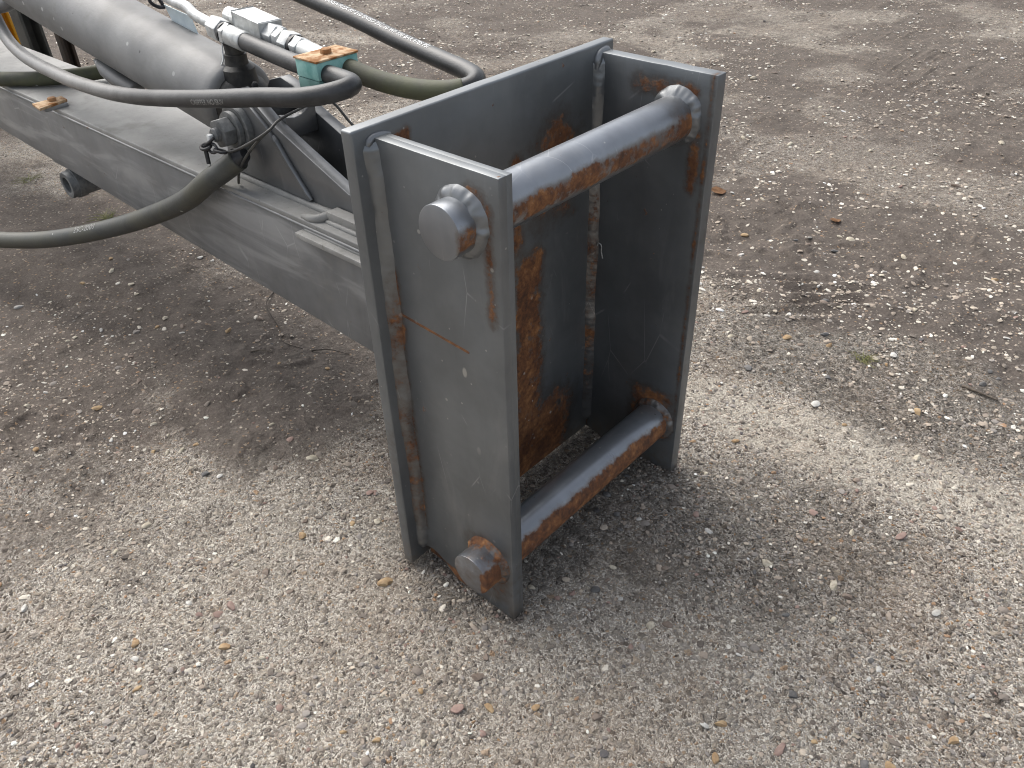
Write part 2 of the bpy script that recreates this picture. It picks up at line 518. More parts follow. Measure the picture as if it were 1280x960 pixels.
def ground_masks(x, y):
    n1 = fbm(x, y, 2.2, 3, 5) - 0.5
    n2 = fbm(x, y, 9.0, 23, 4) - 0.5
    w = n1 * 0.9 + n2 * 0.7
    mud = np.zeros_like(x)
    for (cx, cy, rx, ry, rot, k) in ((-1.85, 0.12, 1.05, 0.60, -8, 1.0), (-0.90, 0.20, 0.62, 0.30, -10, 0.75),
                                     (-1.15, -0.12, 0.42, 0.20, -12, 0.85),
                                     (0.02, 1.55, 0.80, 0.42, -14, 1.0), (0.55, 1.45, 0.5, 0.3, 0, 0.8),
                                     (0.15, 2.9, 1.2, 0.45, 5, 0.7), (-2.6, 1.9, 1.6, 0.7, 20, 0.8), (-1.0, 2.1, 0.8, 0.35, 10, 0.55),
                                     (-4.5, 1.0, 2.2, 1.0, 0, 0.9)):
        mud = np.maximum(mud, k * sstep(blob(x, y, cx, cy, rx, ry, rot) + w * 1.1, -0.25, 0.55))
    band = sstep(y - 0.865 - 0.05 * x + w * 0.10, 0.0, 0.10) * sstep(1.75 - y + w * 0.3, 0.0, 0.3) * sstep(x + w * 0.3, -0.25, 0.1)
    mud = np.maximum(mud, sstep(y - 1.10 + w * 0.35, 0.0, 0.2) * sstep(1.95 - y + w * 0.5, 0.0, 0.3) * sstep(x + w * 0.4, -0.55, -0.3) * 0.8)
    mud = np.maximum(mud, sstep(y + 0.3 * x + w * 0.5, 1.05, 1.7) * (0.55 + 0.55 * sstep(fbm(x, y, 3.1, 211, 4), 0.36, 0.60)) * 0.9)
    mud = np.maximum(mud, sstep(-x - 0.5 * y + w * 0.7, 0.25, 1.1) * (0.25 + 0.6 * sstep(fbm(x, y, 4.3, 217, 4), 0.38, 0.62)) * 0.7)
    far = sstep(np.hypot(x, y), 3.5, 6.0)
    mud = np.maximum(mud, far * sstep(fbm(x, y, 0.9, 77, 4), 0.45, 0.62) * 0.8)
    damp_shade = np.zeros_like(x)  # damp ground, plus the shade inside the headstock painted as a dark patch
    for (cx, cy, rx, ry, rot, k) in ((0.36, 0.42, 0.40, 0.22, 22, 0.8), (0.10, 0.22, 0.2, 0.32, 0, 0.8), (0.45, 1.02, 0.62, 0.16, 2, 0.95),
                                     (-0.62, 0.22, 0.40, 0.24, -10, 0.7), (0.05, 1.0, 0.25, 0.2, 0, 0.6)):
        damp_shade = np.maximum(damp_shade, k * sstep(blob(x, y, cx, cy, rx, ry, rot) + w * 0.9, -0.10, 0.5))
    damp_shade = np.maximum(damp_shade, band * 0.85)
    damp_shade = np.maximum(damp_shade, 0.9 * sstep(blob(x, y, 0.02, 0.25, 0.24, 0.34, 0) + w * 0.3, 0.0, 0.4))  # shade under and behind the back plate, painted into the ground
    pale = np.zeros_like(x)
    for (cx, cy, rx, ry, rot, k) in ((0.42, 0.775, 0.62, 0.115, 6, 1.0), (0.15, -0.15, 0.9, 0.4, 20, 0.45), (-1.3, 3.5, 0.9, 0.5, 20, 0.9), (0.0, 2.25, 0.45, 0.2, 0, 0.25),
                                     (-0.3, 4.2, 1.4, 0.8, 10, 1.0), (-3.2, 4.6, 2.0, 1.0, 15, 0.9), (0.3, 1.95, 0.35, 0.12, 10, 0.4), (-0.75, 2.75, 0.5, 0.3, 10, 0.35), (-2.4, 3.3, 0.9, 0.5, 10, 0.7)):
        pale = np.maximum(pale, k * sstep(blob(x, y, cx, cy, rx, ry, rot) + w * 0.8, -0.05, 0.4))
    return mud, damp_shade, pale

def ground_height(x, y, mud):
    h = (fbm(x, y, 3.0, 41, 4) - 0.5) * 0.012
    h += (fbm(x, y, 22.0, 51, 4, 0.6) - 0.5) * 0.006 * (1 - 0.5 * mud)
    grit = vnoise(x * 120, y * 120, 61) * 0.6 + vnoise(x * 75 + 4, y * 75, 62) * 0.4
    h += (sstep(grit, 0.25, 0.85) - 0.5) * 0.0036 * (1 - 0.75 * mud)
    # trodden mud: soft lumps and torn ridges
    rd = 1 - np.abs(fbm(x * 0.75 + y * 0.5, y - x * 0.3, 7.0, 71, 4) * 2 - 1)
    h += mud * ((fbm(x, y, 8.0, 81, 4) - 0.45) * 0.030 + sstep(rd, 0.86, 1.0) * 0.010 * sstep(fbm(x, y, 3, 91, 2), 0.42, 0.6))
    # tyre tread bars pressed into the mud
    c, s = math.cos(math.radians(38)), math.sin(math.radians(38))
    u = (x - 0.12) * c + (y - 1.33) * s; v = -(x - 0.12) * s + (y - 1.33) * c
    tr = np.exp(-(u / 0.20) ** 4) * np.exp(-(v / 0.13) ** 4) * sstep(fbm(x, y, 9, 191, 3), 0.36, 0.58)
    h += tr * (np.abs(((v + 0.15 * u * u) / 0.062) % 1.0 - 0.5) - 0.25) * 0.045
    near = np.exp(-(((x - 0.1) / 0.32) ** 2 + ((y - 0.25) / 0.45) ** 2))
    return h * (1 - 0.75 * near)

# ------------------------------------------------------------------ ground sheet
def axis_samples(lo, hi, fine, far_lo, far_hi, growth=1.035):
    core = list(np.arange(lo, hi, fine))
    a, st, left = lo, fine, []
    while a > far_lo: st *= growth; a -= st; left.append(a)
    a, st, right = core[-1], fine, []
    while a < far_hi: st *= growth; a += st; right.append(a)
    return np.array(left[::-1] + core + right)
gx = axis_samples(-1.15, 0.95, 0.0045, -60, 40)
gy = axis_samples(-0.70, 1.35, 0.0045, -40, 60)
GX, GY = np.meshgrid(gx, gy, indexing='ij')
MUD, DAMP_SHADE, PALE = ground_masks(GX, GY)
GZ = ground_height(GX, GY, MUD)
nx_, ny_ = GX.shape
verts = np.stack([GX, GY, GZ], -1).reshape(-1, 3).astype(np.float32)
idx = np.arange(nx_ * ny_).reshape(nx_, ny_)
quads = np.stack([idx[:-1, :-1], idx[1:, :-1], idx[1:, 1:], idx[:-1, 1:]], -1).reshape(-1, 4).astype(np.int32)
gme = bpy.data.meshes.new('ground')
gme.vertices.add(len(verts)); gme.vertices.foreach_set('co', verts.ravel())
gme.loops.add(quads.size); gme.loops.foreach_set('vertex_index', quads.ravel())
gme.polygons.add(len(quads)); gme.polygons.foreach_set('loop_start', np.arange(0, quads.size, 4, dtype=np.int32))
gme.update(calc_edges=True)
for nm, arr in (('mud', MUD), ('damp_shade', DAMP_SHADE), ('pale', PALE)):
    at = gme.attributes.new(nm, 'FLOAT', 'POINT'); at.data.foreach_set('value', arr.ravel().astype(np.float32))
gme.shade_smooth()

def ground_material():
    m = Mat('exposed_aggregate_concrete')
    mud = X(m, m.attr('mud').outputs['Fac']); damp_shade = X(m, m.attr('damp_shade').outputs['Fac']); pale = X(m, m.attr('pale').outputs['Fac'])
    # warped coordinates so the stones are not regular cells
    nz = m.N('ShaderNodeTexNoise'); nz.inputs['Scale'].default_value = 45; m.nt.links.new(m.P, nz.inputs['Vector'])
    va = m.N('ShaderNodeVectorMath'); va.operation = 'MULTIPLY_ADD'
    m.nt.links.new(nz.outputs[1], va.inputs[0]); va.inputs[1].default_value = (0.011, 0.011, 0.0); m.nt.links.new(m.P, va.inputs[2])
    wv = va.outputs[0]
    def layer(scale, keep, e0, e1):
        f1 = m.vor(scale, 'F1', wv, '2D'); ed = m.vor(scale, 'DISTANCE_TO_EDGE', wv, '2D')
        sp = m.N('ShaderNodeSeparateColor'); m.nt.links.new(f1.outputs['Color'], sp.inputs[0])
        r, g, b = (X(m, sp.outputs[i]) for i in range(3))
        e = X(m, ed.outputs['Distance'])
        mask = e.step(e0, e1) * r.gt(1 - keep)
        return mask, g, b, e
    cols = [(0.0, (0.075, 0.063, 0.053)), (0.20, (0.16, 0.134, 0.11)), (0.40, (0.245, 0.205, 0.168)), (0.58, (0.31, 0.288, 0.26)),
            (0.74, (0.33, 0.28, 0.22)), (0.88, (0.46, 0.41, 0.33)), (0.95, (0.40, 0.24, 0.12)), (1.0, (0.62, 0.58, 0.5))]
    fine = m.noise(600, 3, 0.7); mid = m.noise(60, 4, 0.6); big = m.noise(3.2, 4, 0.6)
    col = m.mix(fine.step(0.36, 0.60), (0.135, 0.117, 0.097), (0.74, 0.69, 0.605))
    col = m.mix(mid.step(0.45, 0.75) * 0.38, col, (0.19, 0.162, 0.137))
    m3, g3, b3, e3 = layer(360, 0.66, 0.03, 0.12)
    col = m.mix(m3, col, m.ramp(g3, cols))
    m2, g2, b2, e2 = layer(185, 0.36, 0.05, 0.13)
    col = m.mix(m2, col, m.ramp(g2, cols))
    m1, g1, b1, e1 = layer(90, 0.11, 0.06, 0.14)
    col = m.mix(m1 * 0.9, col, m.ramp(g1, cols))
    # broad colour drift of the slab
    col = m.mix(big.step(0.44, 0.68) * 0.30, col, (0.27, 0.195, 0.135))
    col = m.mix(m.noise(17, 3, 0.6).step(0.58, 0.72) * 0.16, col, (0.34, 0.22, 0.13))
    # silt film on the slab, thicker towards the mud
    film = (m.noise(11, 5, 0.65) + mud * 0.5).step(0.55, 0.85)
    col = m.mix(film * 0.32, col, (0.17, 0.142, 0.118))
    col = m.mix(pale * m.noise(30, 4, 0.6).step(0.3, 0.6) * 0.6, col, (0.55, 0.50, 0.42))
    pit_shade = m.noise(150, 4, 0.75).step(0.40, 0.30)  # shade of the small gaps in the grit, put into the colour
    col = m.mix(pit_shade * 0.6, col, (0.045, 0.038, 0.032))
    dk = damp_shade * (0.35 + m.noise(42, 5, 0.7).step(0.35, 0.62) * 0.65)  # darkens damp ground and the painted shade at the headstock
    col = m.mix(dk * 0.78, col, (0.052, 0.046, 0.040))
    mc = m.mix(m.noise(16, 5, 0.65).step(0.3, 0.7), (0.052, 0.042, 0.035), (0.110, 0.090, 0.076))
    mc = m.mix(m.noise(150, 4, 0.7).step(0.40, 0.72) * 0.5, mc, (0.18, 0.152, 0.13))
    mc = m.mix(m2 * g2.gt(0.84) * 0.6, mc, m.ramp(g2, cols))
    mm = (mud + (m.noise(110, 4, 0.75) - 0.5) * 0.9 + (m.noise(26, 4, 0.65) - 0.5) * 0.7).step(0.22, 0.80)
    col = m.mix(mm * 0.92, col, mc)
    h = (m1 * (e1.step(0.05, 0.4)) * 1.4 + m2 * e2.step(0.04, 0.35) * 1.0 + m3 * e3.step(0.02, 0.3) * 0.5 + fine * 0.5) * (1.0 - mm * 0.72) + m.noise(240, 4, 0.7) * 0.7
    ro = 0.93 - damp_shade * 0.10
    return m.done(col, ro, None, m.bump(h, 0.0045, 0.9), 0.3)
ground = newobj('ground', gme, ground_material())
tag(ground, 'grey exposed aggregate concrete yard with brown mud patches', None, None, 'structure')

# ------------------------------------------------------------------ aggregate standing proud of the slab (uncountable)
STONE_COLS = np.array([(0.10, 0.085, 0.072), (0.17, 0.145, 0.122), (0.22, 0.20, 0.18), (0.28, 0.235, 0.19), (0.36, 0.31, 0.25),
                       (0.50, 0.46, 0.39), (0.63, 0.60, 0.53), (0.26, 0.165, 0.10), (0.22, 0.15, 0.125), (0.075, 0.07, 0.07)])
def ico(sub):
    bm = bmesh.new(); bmesh.ops.create_icosphere(bm, subdivisions=sub, radius=1.0)
    v = np.array([p.co[:] for p in bm.verts]); f = np.array([[q.index for q in p.verts] for p in bm.faces]); bm.free(); return v, f
def stone_mesh(name, pos, size, colr, base, flat=0.55, sink=0.35):
    v0, f0 = base; n, nv = len(pos), len(v0)
    sc = np.stack([size * rng.uniform(0.75, 1.45, n), size * rng.uniform(0.65, 1.05, n), size * flat * rng.uniform(0.6, 1.25, n)], -1)
    V = v0[None] * (1 + rng.uniform(-0.22, 0.22, (n, nv, 1)))
    V = V * sc[:, None, :]
    tl = rng.uniform(-0.35, 0.35, n); c, s = np.cos(tl)[:, None], np.sin(tl)[:, None]
    V = np.stack([V[..., 0] * c - V[..., 2] * s, V[..., 1], V[..., 0] * s + V[..., 2] * c], -1)
    an = rng.uniform(0, 6.283, n); c, s = np.cos(an)[:, None], np.sin(an)[:, None]
    V = np.stack([V[..., 0] * c - V[..., 1] * s, V[..., 0] * s + V[..., 1] * c, V[..., 2]], -1)
    V = V + pos[:, None, :]
    V[..., 2] += (sc[:, 2] * (1 - 2 * sink))[:, None]
    F = (f0[None] + (np.arange(n) * nv)[:, None, None]).reshape(-1, 3)
    me = bpy.data.meshes.new(name)
    me.vertices.add(n * nv); me.vertices.foreach_set('co', V.reshape(-1).astype(np.float32))
    F = F.astype(np.int32)
    me.loops.add(F.size); me.loops.foreach_set('vertex_index', F.ravel())
    me.polygons.add(len(F)); me.polygons.foreach_set('loop_start', np.arange(0, F.size, 3, dtype=np.int32))
    me.update(calc_edges=True)
    C = np.ones((n, nv, 4), np.float32); C[..., :3] = colr[:, None, :]
    at = me.attributes.new('stone_colour', 'FLOAT_COLOR', 'POINT'); at.data.foreach_set('color', C.ravel())
    me.shade_smooth(); me.set_sharp_from_angle(angle=math.radians(38))
    return me
def stone_material():
    m = Mat('mixed_stone')
    c = X(m, m.attr('stone_colour').outputs['Color'])
    c = m.mix(m.noise(300, 3, 0.7).step(0.45, 0.7) * 0.35, c, (0.20, 0.17, 0.145))
    return m.done(c, 0.8, None, m.bump(m.noise(420, 3, 0.7), 0.0015, 0.6), 0.35)
MIXSTONE = stone_material()
def scatter(n, x0, x1, y0, y1, smin, smax, mudkeep, palebias, seed, skew=2.2):
    r = np.random.default_rng(seed)
    x = r.uniform(x0, x1, n); y = r.uniform(y0, y1, n)
    mud, damp_shade, pale = ground_masks(x, y)
    cl = fbm(x, y, 4.5, 131, 3)
    keep = r.uniform(0, 1, n) < (1 - mud * (1 - mudkeep)) * (0.25 + 1.5 * sstep(cl, 0.35, 0.65))
    keep &= ~((x > -0.03) & (x < 0.0) & (y > -0.04) & (y < 0.54))
    x, y, mud, damp_shade = x[keep], y[keep], mud[keep], damp_shade[keep]; n = len(x)
    z = ground_height(x, y, mud)
    size = smin + (smax - smin) * r.uniform(0, 1, n) ** skew
    p = np.array([0.14, 0.25, 0.22, 0.19, 0.10, 0.04, 0.014, 0.022, 0.02, 0.02]); p = p / p.sum()
    k = r.choice(len(STONE_COLS), n, p=p)
    mk = r.uniform(0, 1, n) < (mud * 0.38 + palebias)
    k[mk] = r.choice([3, 3, 4, 4, 5, 5, 6], mk.sum())
    col = STONE_COLS[k] * r.uniform(0.9, 1.4, (n, 1))
    return np.stack([x, y, z], -1), size, np.clip(col, 0, 0.75)
I0, I1 = ico(1), ico(2)
def foot_grit():
    r = np.random.default_rng(77); xs, ys = [], []
    for (x0, y0, x1, y1, n) in ((0.03, -0.006, 0.225, -0.006, 150), (0.228, 0.0, 0.228, 0.028, 30), (0.228, 0.487, 0.228, 0.512, 30), (0.03, 0.482, 0.222, 0.482, 90), (-0.026, -0.036, -0.026, 0.53, 160), (-0.02, -0.038, 0.0, -0.038, 25)):
        t = r.uniform(0, 1, n); xs.append(x0 + (x1 - x0) * t + r.normal(0, 0.004, n)); ys.append(y0 + (y1 - y0) * t + r.normal(0, 0.004, n))
    x, y = np.concatenate(xs), np.concatenate(ys); z = ground_height(x, y, ground_masks(x, y)[0])
    k = r.choice(len(STONE_COLS), len(x), p=np.array([0.2, 0.26, 0.2, 0.15, 0.08, 0.04, 0.01, 0.02, 0.02, 0.02]))
    return np.stack([x, y, z], -1), r.uniform(0.0016, 0.0044, len(x)), STONE_COLS[k]
P_, S_, C_ = foot_grit()
o = newobj('loose_grit', stone_mesh('loose_grit', P_, S_, C_, I0, 0.7, 0.2), MIXSTONE, ground); tag(o, kind='stuff')
P_, S_, C_ = scatter(60000, -1.5, 1.05, -0.75, 1.6, 0.0014, 0.0046, 0.22, 0.05, 5)
o = newobj('aggregate', stone_mesh('aggregate', P_, S_, C_, I0, 0.5, 0.42), MIXSTONE, ground); tag(o, kind='stuff')
P_, S_, C_ = scatter(2600, -1.6, 1.05, -0.75, 1.7, 0.004, 0.0085, 0.5, 0.05, 6, 3.0)
o = newobj('aggregate', stone_mesh('aggregate', P_, S_, C_, I1, 0.42, 0.5), MIXSTONE, ground); tag(o, kind='stuff')
P_, S_, C_ = scatter(60000, -5.0, 0.9, 1.0, 6.0, 0.0028, 0.0095, 0.55, 0.38, 8, 2.6)
o = newobj('aggregate', stone_mesh('aggregate', P_, S_, C_, I0, 0.38, 0.42), MIXSTONE, ground); tag(o, kind='stuff')

def gz(x, y):
    a = np.array([x], float); b = np.array([y], float)
    return float(ground_height(a, b, ground_masks(a, b)[0])[0])

# ------------------------------------------------------------------ materials of the machine
H, W, D, T = 0.80, 0.512, 0.222, 0.025       # headstock: side plate height, overall width, depth, plate thickness
BU, BL = (0.1556, 0.7261), (0.169, 0.117)   # cross bar axes (x, z)
RB = 0.0365

M_BACK = painted_steel('back_plate_paint', rust=lambda m: [
    (m.zone(yr=(0.255, 0.352), zr=(0.06, 0.52), soft=0.035), 0.60), (m.zone(yr=(0.22, 0.45), zr=(-0.1, 0.19), soft=0.08), 0.62),
    (m.zone(yr=(0.30, 0.45), zr=(0.52, 0.74), soft=0.06), 0.535), (m.zone(yr=(0.03, 0.07), zr=(0.765, 0.80), soft=0.012), 0.62),
    (m.zone(yr=(0.25, 0.30), zr=(0.5, 0.7), soft=0.03), 0.60), (m.zone(xr=(-0.1, -0.022), yr=(0.19, 0.33), zr=(0.52, 0.64), soft=0.02), 0.62),
    (m.zone(yr=(-0.1, -0.031), zr=(0.0, 0.35), soft=0.01), 0.45)])
M_NEAR = painted_steel('near_side_plate_paint', base=(0.182, 0.193, 0.200), rust=lambda m: [
    (m.zone(xr=(0.190, 0.216), zr=(0.58, 0.77), soft=0.014), 0.53), (m.zone(xr=(0.10, 0.23), zr=(0.02, 0.17), soft=0.05), 0.47),
    (m.zone(xr=(0.15, 0.21), zr=(0.70, 0.79), soft=0.02), 0.50), (m.zone(xr=(-0.01, 0.025), zr=(0.08, 0.62), soft=0.012), 0.50),
    (m.zone(xr=(-0.01, 0.12), zr=(-0.02, 0.03), soft=0.012), 0.75),
    ((m.z + (m.x - 0.014) * 0.063 - 0.538 + (m.noise(60, 2) - 0.5) * 0.002).abs().step(0.0032, 0.0012) * m.zone(xr=(0.016, 0.155), soft=0.004), 1.05)])
M_FAR = painted_steel('far_side_plate_paint', base=(0.182, 0.193, 0.200), rust=lambda m: [
    (m.zone(xr=(0.208, 0.222), zr=(0.1, 0.82), soft=0.008), 0.47), (m.zone(xr=(0.06, 0.20), zr=(0.745, 0.79), soft=0.02), 0.53),
    (m.zone(xr=(0.18, 0.21), zr=(0.60, 0.72), soft=0.02), 0.58), (m.zone(xr=(0.10, 0.22), zr=(0.07, 0.2), soft=0.03), 0.55),
    (m.zone(xr=(-0.01, 0.01), soft=0.01), 0.5)])
M_BARU = painted_steel('upper_bar_paint', metal=0.7, base=(0.25, 0.265, 0.285), rough=0.34, gloss_var=0.07, rust=lambda m: [
    (m.zone(xr=(BU[0] + 0.027, None), zr=(BU[1] - 0.03, BU[1] + 0.020), soft=0.014), 0.60), (m.zone(yr=(0.42, 0.5), xr=(BU[0] + 0.02, None), soft=0.02), 0.50),
    (m.zone(yr=(0.0, 0.04), soft=0.006), 0.52)])
M_BARL = painted_steel('lower_bar_paint', metal=0.7, base=(0.25, 0.265, 0.285), rough=0.30, gloss_var=0.07, rust=lambda m: [
    (m.zone(xr=(BL[0] + 0.016, None), zr=(None, BL[1] + 0.028), soft=0.014), 0.62), (m.zone(yr=(-0.2, 0.0), soft=0.01), 0.42)])
M_WELD = painted_steel('weld_paint', base=(0.20, 0.208, 0.215), rough=0.40, dust=0.15, rust=lambda m: [(m.zone(zr=(-0.1, 0.45), soft=0.2), 0.5)])
M_WELDV = painted_steel('seam_weld_paint', base=(0.182, 0.193, 0.200), rough=0.33, dust=0.12, rust=lambda m: [(m.zone(zr=(0.05, 0.62), soft=0.1), 0.44)])
M_WELDR = painted_steel('rusty_weld_paint', base=(0.182, 0.193, 0.200), rough=0.4, dust=0.1, rust=lambda m: [(m.zone(zr=(-0.1, 0.9), soft=0.05), 0.46)])
M_BOOM = painted_steel('boom_side_paint', metal=0.35, base=(0.205, 0.208, 0.209), rough=0.46, dust=0.25, streak=0.55, flecks=False)
M_LUG = painted_steel('lug_paint', metal=0.6, base=(0.15, 0.155, 0.16), rough=0.36, dust=0.12, flecks=True)
def boom_top():
    m = Mat('dusty_boom_top_paint')
    a = m.noise(5, 5, 0.65); b = m.noise(28, 5, 0.7)
    c = m.mix(a.step(0.32, 0.68), (0.20, 0.198, 0.188), (0.335, 0.33, 0.312))
    c = m.mix(b.step(0.52, 0.75) * 0.5, c, (0.16, 0.155, 0.135))
    c = m.mix(m.noise(9, 3).step(0.58, 0.72) * 0.55, c, (0.125, 0.123, 0.105))
    c = m.mix(m.noise(130, 3).step(0.66, 0.74) * 0.6, c, (0.09, 0.085, 0.075))
    return m.done(c, 0.55, None, m.bump(b + m.noise(200, 3) * 0.5, 0.001, 0.5), 0.4)
M_TOP = boom_top()
def silver():
    m = Mat('silver_cylinder_paint')
    a = m.noise(7, 4, 0.6); b = m.noise(1.0, 4, 0.6, m.stretch(4, 30, 30))
    c = m.mix(a.step(0.3, 0.7), (0.155, 0.156, 0.154), (0.205, 0.206, 0.204))
    c = m.mix(b.step(0.52, 0.8) * 0.5, c, (0.17, 0.17, 0.165))
    v = m.vor(26); fl = X(m, v.outputs['Distance']).step(0.14, 0.10) * X(m, v.outputs['Color']).gt(0.66)
    c = m.mix(fl * 0.5, c, (0.6, 0.6, 0.58))
    c = m.mix(m.noise(30, 5, 0.7).step(0.50, 0.75) * 0.45, c, (0.14, 0.135, 0.12))
    c = m.mix(m.noise(4, 4, 0.6).step(0.48, 0.7) * 0.4, c, (0.33, 0.33, 0.32))
    v = m.vor(31); fl = X(m, v.outputs['Distance']).step(0.10, 0.07) * X(m, v.outputs['Color']).gt(0.7)
    c = m.mix(fl * 0.8, c, (0.04, 0.04, 0.04))
    return m.done(c, m.noise(12, 3) * 0.2 + 0.46, 0.15, m.bump(m.noise(180, 3), 0.0006, 0.5))
M_SILVER = silver()
def rubber(name, a, b, moss=None, rough=0.6, worn=0.4):
    m = Mat(name)
    n = m.noise(16, 5, 0.65); f = m.noise(120, 4, 0.7)
    c = m.mix(n.step(0.3, 0.7), a, b)
    c = m.mix(f.step(0.56, 0.75) * worn, c, tuple(min(1, q * 1.9) for q in b))
    if moss: c = m.mix(m.noise(10, 4, 0.6).step(0.36, 0.62) * 0.85, c, moss)
    v = m.vor(30); fl = X(m, v.outputs['Distance']).step(0.12, 0.08) * X(m, v.outputs['Color']).gt(0.78)
    c = m.mix(fl * 0.7, c, (0.6, 0.6, 0.57))
    return m.done(c, n * 0.2 + rough - 0.1, None, m.bump(f + m.noise(400, 2) * 0.5, 0.001, 0.5))
M_HOSE = rubber('black_hose_rubber', (0.075, 0.076, 0.078), (0.135, 0.135, 0.135), None, 0.50)
def dusty_hose():
    m = Mat('dusty_black_hose_rubber')
    n = m.noise(16, 5, 0.65); f = m.noise(110, 4, 0.7)
    d = (m.x * -1.0 + (m.noise(7, 3) - 0.5) * 0.8).step(0.75, 1.35)
    c = m.mix(n.step(0.3, 0.7), (0.022, 0.023, 0.024), (0.055, 0.055, 0.056))
    c = m.mix((d * (0.55 + n * 0.6)).min(0.92), c, (0.30, 0.295, 0.285))
    c = m.mix(f.step(0.52, 0.75) * 0.35, c, (0.05, 0.05, 0.05))
    return m.done(c, n * 0.2 + 0.36, None, m.bump(f + m.noise(400, 2) * 0.5, 0.001, 0.5))
M_HOSEDUST = dusty_hose()
M_HOSEOLIVE = rubber('grey_olive_hose_rubber', (0.042, 0.045, 0.043), (0.07, 0.073, 0.068), (0.075, 0.074, 0.056), 0.5)
M_HOSEMOSS = rubber('mossy_hose_rubber', (0.04, 0.042, 0.034), (0.075, 0.073, 0.055), (0.085, 0.09, 0.045), 0.66)
M_HOSEBLK = rubber('glossy_black_hose_rubber', (0.012, 0.0125, 0.013), (0.028, 0.029, 0.029), None, 0.40, 0.12)
def simple(name, a, b, rough, metal=0.0, scale=40, bumpd=0.0008, spec=0.5):
    m = Mat(name); n = m.noise(scale, 5, 0.65)
    c = m.mix(n.step(0.35, 0.65), a, b)
    return m.done(c, n * 0.2 + rough - 0.1, metal, m.bump(n + m.noise(scale * 6, 3), bumpd, 0.5), spec)
M_ZINC = simple('zinc_plated_fitting', (0.42, 0.43, 0.42), (0.60, 0.61, 0.60), 0.42, 0.35, 50)
M_DARKMET = simple('greasy_dark_metal', (0.02, 0.02, 0.02), (0.055, 0.052, 0.046), 0.5, 0.2, 40)
M_GREYBOLT = simple('grey_bolt_paint', (0.10, 0.105, 0.105), (0.17, 0.175, 0.175), 0.48, 0.1, 60)
M_BLACK = simple('black_plastic', (0.012, 0.012, 0.014), (0.03, 0.03, 0.032), 0.45)
M_CABLE = simple('dusty_black_cable', (0.03, 0.03, 0.03), (0.08, 0.078, 0.07), 0.5)
M_TEAL = simple('teal_plastic', (0.13, 0.34, 0.31), (0.27, 0.50, 0.46), 0.5, 0, 25)
M_TEALD = simple('dark_teal_plastic', (0.07, 0.16, 0.145), (0.12, 0.24, 0.22), 0.55, 0, 25)
M_TAG = simple('pale_blue_tag', (0.55, 0.64, 0.67), (0.66, 0.74, 0.76), 0.4, 0, 14, 0.0002)
M_WHITE = simple('white_print', (0.62, 0.63, 0.62), (0.80, 0.81, 0.80), 0.6, 0, 200, 0.0)
M_WHITEFADE = simple('faded_white_print', (0.25, 0.25, 0.24), (0.42, 0.42, 0.40), 0.6, 0, 200, 0.0)
M_YELLOW = simple('yellow_paint', (0.60, 0.27, 0.012), (0.72, 0.36, 0.02), 0.42, 0, 10)
M_POST = simple('dark_grey_steel', (0.045, 0.046, 0.042), (0.085, 0.085, 0.075), 0.55, 0, 12)
M_POSTB = simple('rusty_black_steel', (0.018, 0.014, 0.011), (0.04, 0.025, 0.016), 0.6, 0, 12)
M_POSTG = simple('mid_grey_steel', (0.16, 0.17, 0.18), (0.23, 0.24, 0.25), 0.5, 0, 12)
def rusty(name, tint=1.0, pale=0.35):
    m = Mat(name); r = m.mix(0.5, rust_colour(m), (0.42, 0.19, 0.06))
    c = m.mix(m.noise(45, 4, 0.6).step(0.40, 0.62) * pale, r, (0.60, 0.46, 0.30))
    return m.done(c, 0.85, None, m.bump(m.noise(250, 4, 0.7), 0.0012, 0.7), 0.3)
M_RUSTP = rusty('rusty_plate', pale=0.8); M_RUST = rusty('rusty_bolt', pale=0.3)

# ------------------------------------------------------------------ boom with welded headstock: one thing
boom = thing('loader_boom', (0.1, 0.256, 0.0), 'dark grey steel boom with rust-marked welded headstock of two plates and two bars', 'loader boom')

# back plate
bp = newobj('back_plate', prism_me(rough_poly([(-0.0325, 0.008), (0.5285, 0.008), (0.5285, 0.8145), (-0.0325, 0.8145)], seed=5), 'x', -0.0215, 0.0, 0.0032, 3), M_BACK, boom, 30)
# near side plate: full inner layer, outer layer scooped out at the rear foot
near_poly = [(0.0005, 0.008), (0.05, 0.001), (D, 0.0), (D, H), (0.0005, H)]
np_ = newobj('side_plate', prism_me([(0.0005, 0.004), (0.05, 0.001), (D - 0.0004, 0.0004), (D - 0.0004, H - 0.0004), (0.0005, H - 0.0004)], 'y', 0.0135, T, 0.0012), M_NEAR, boom, 30)
tag(np_, 'near side plate with long rusty scratch line')
arch = [(0.0008, 0.030), (0.012, 0.037), (0.026, 0.039), (0.040, 0.036), (0.056, 0.026), (0.072, 0.013), (0.086, 0.002)]
newobj('plate_face', prism_me(arch[:-1] + rough_poly([(0.086, 0.002), (D, 0.0), (D, H), (0.0008, H), (0.0008, 0.034)], seed=3, closed=False), 'y', 0.0, 0.0150, 0.0015), M_NEAR, np_, 30)
fp = newobj('side_plate', prism_me(rough_poly([(0.0005, 0.012), (0.06, 0.0), (D, -0.001), (D, H + 0.002), (0.0005, H + 0.002)], seed=4), 'y', W - T, W, 0.0020), M_FAR, boom, 30)

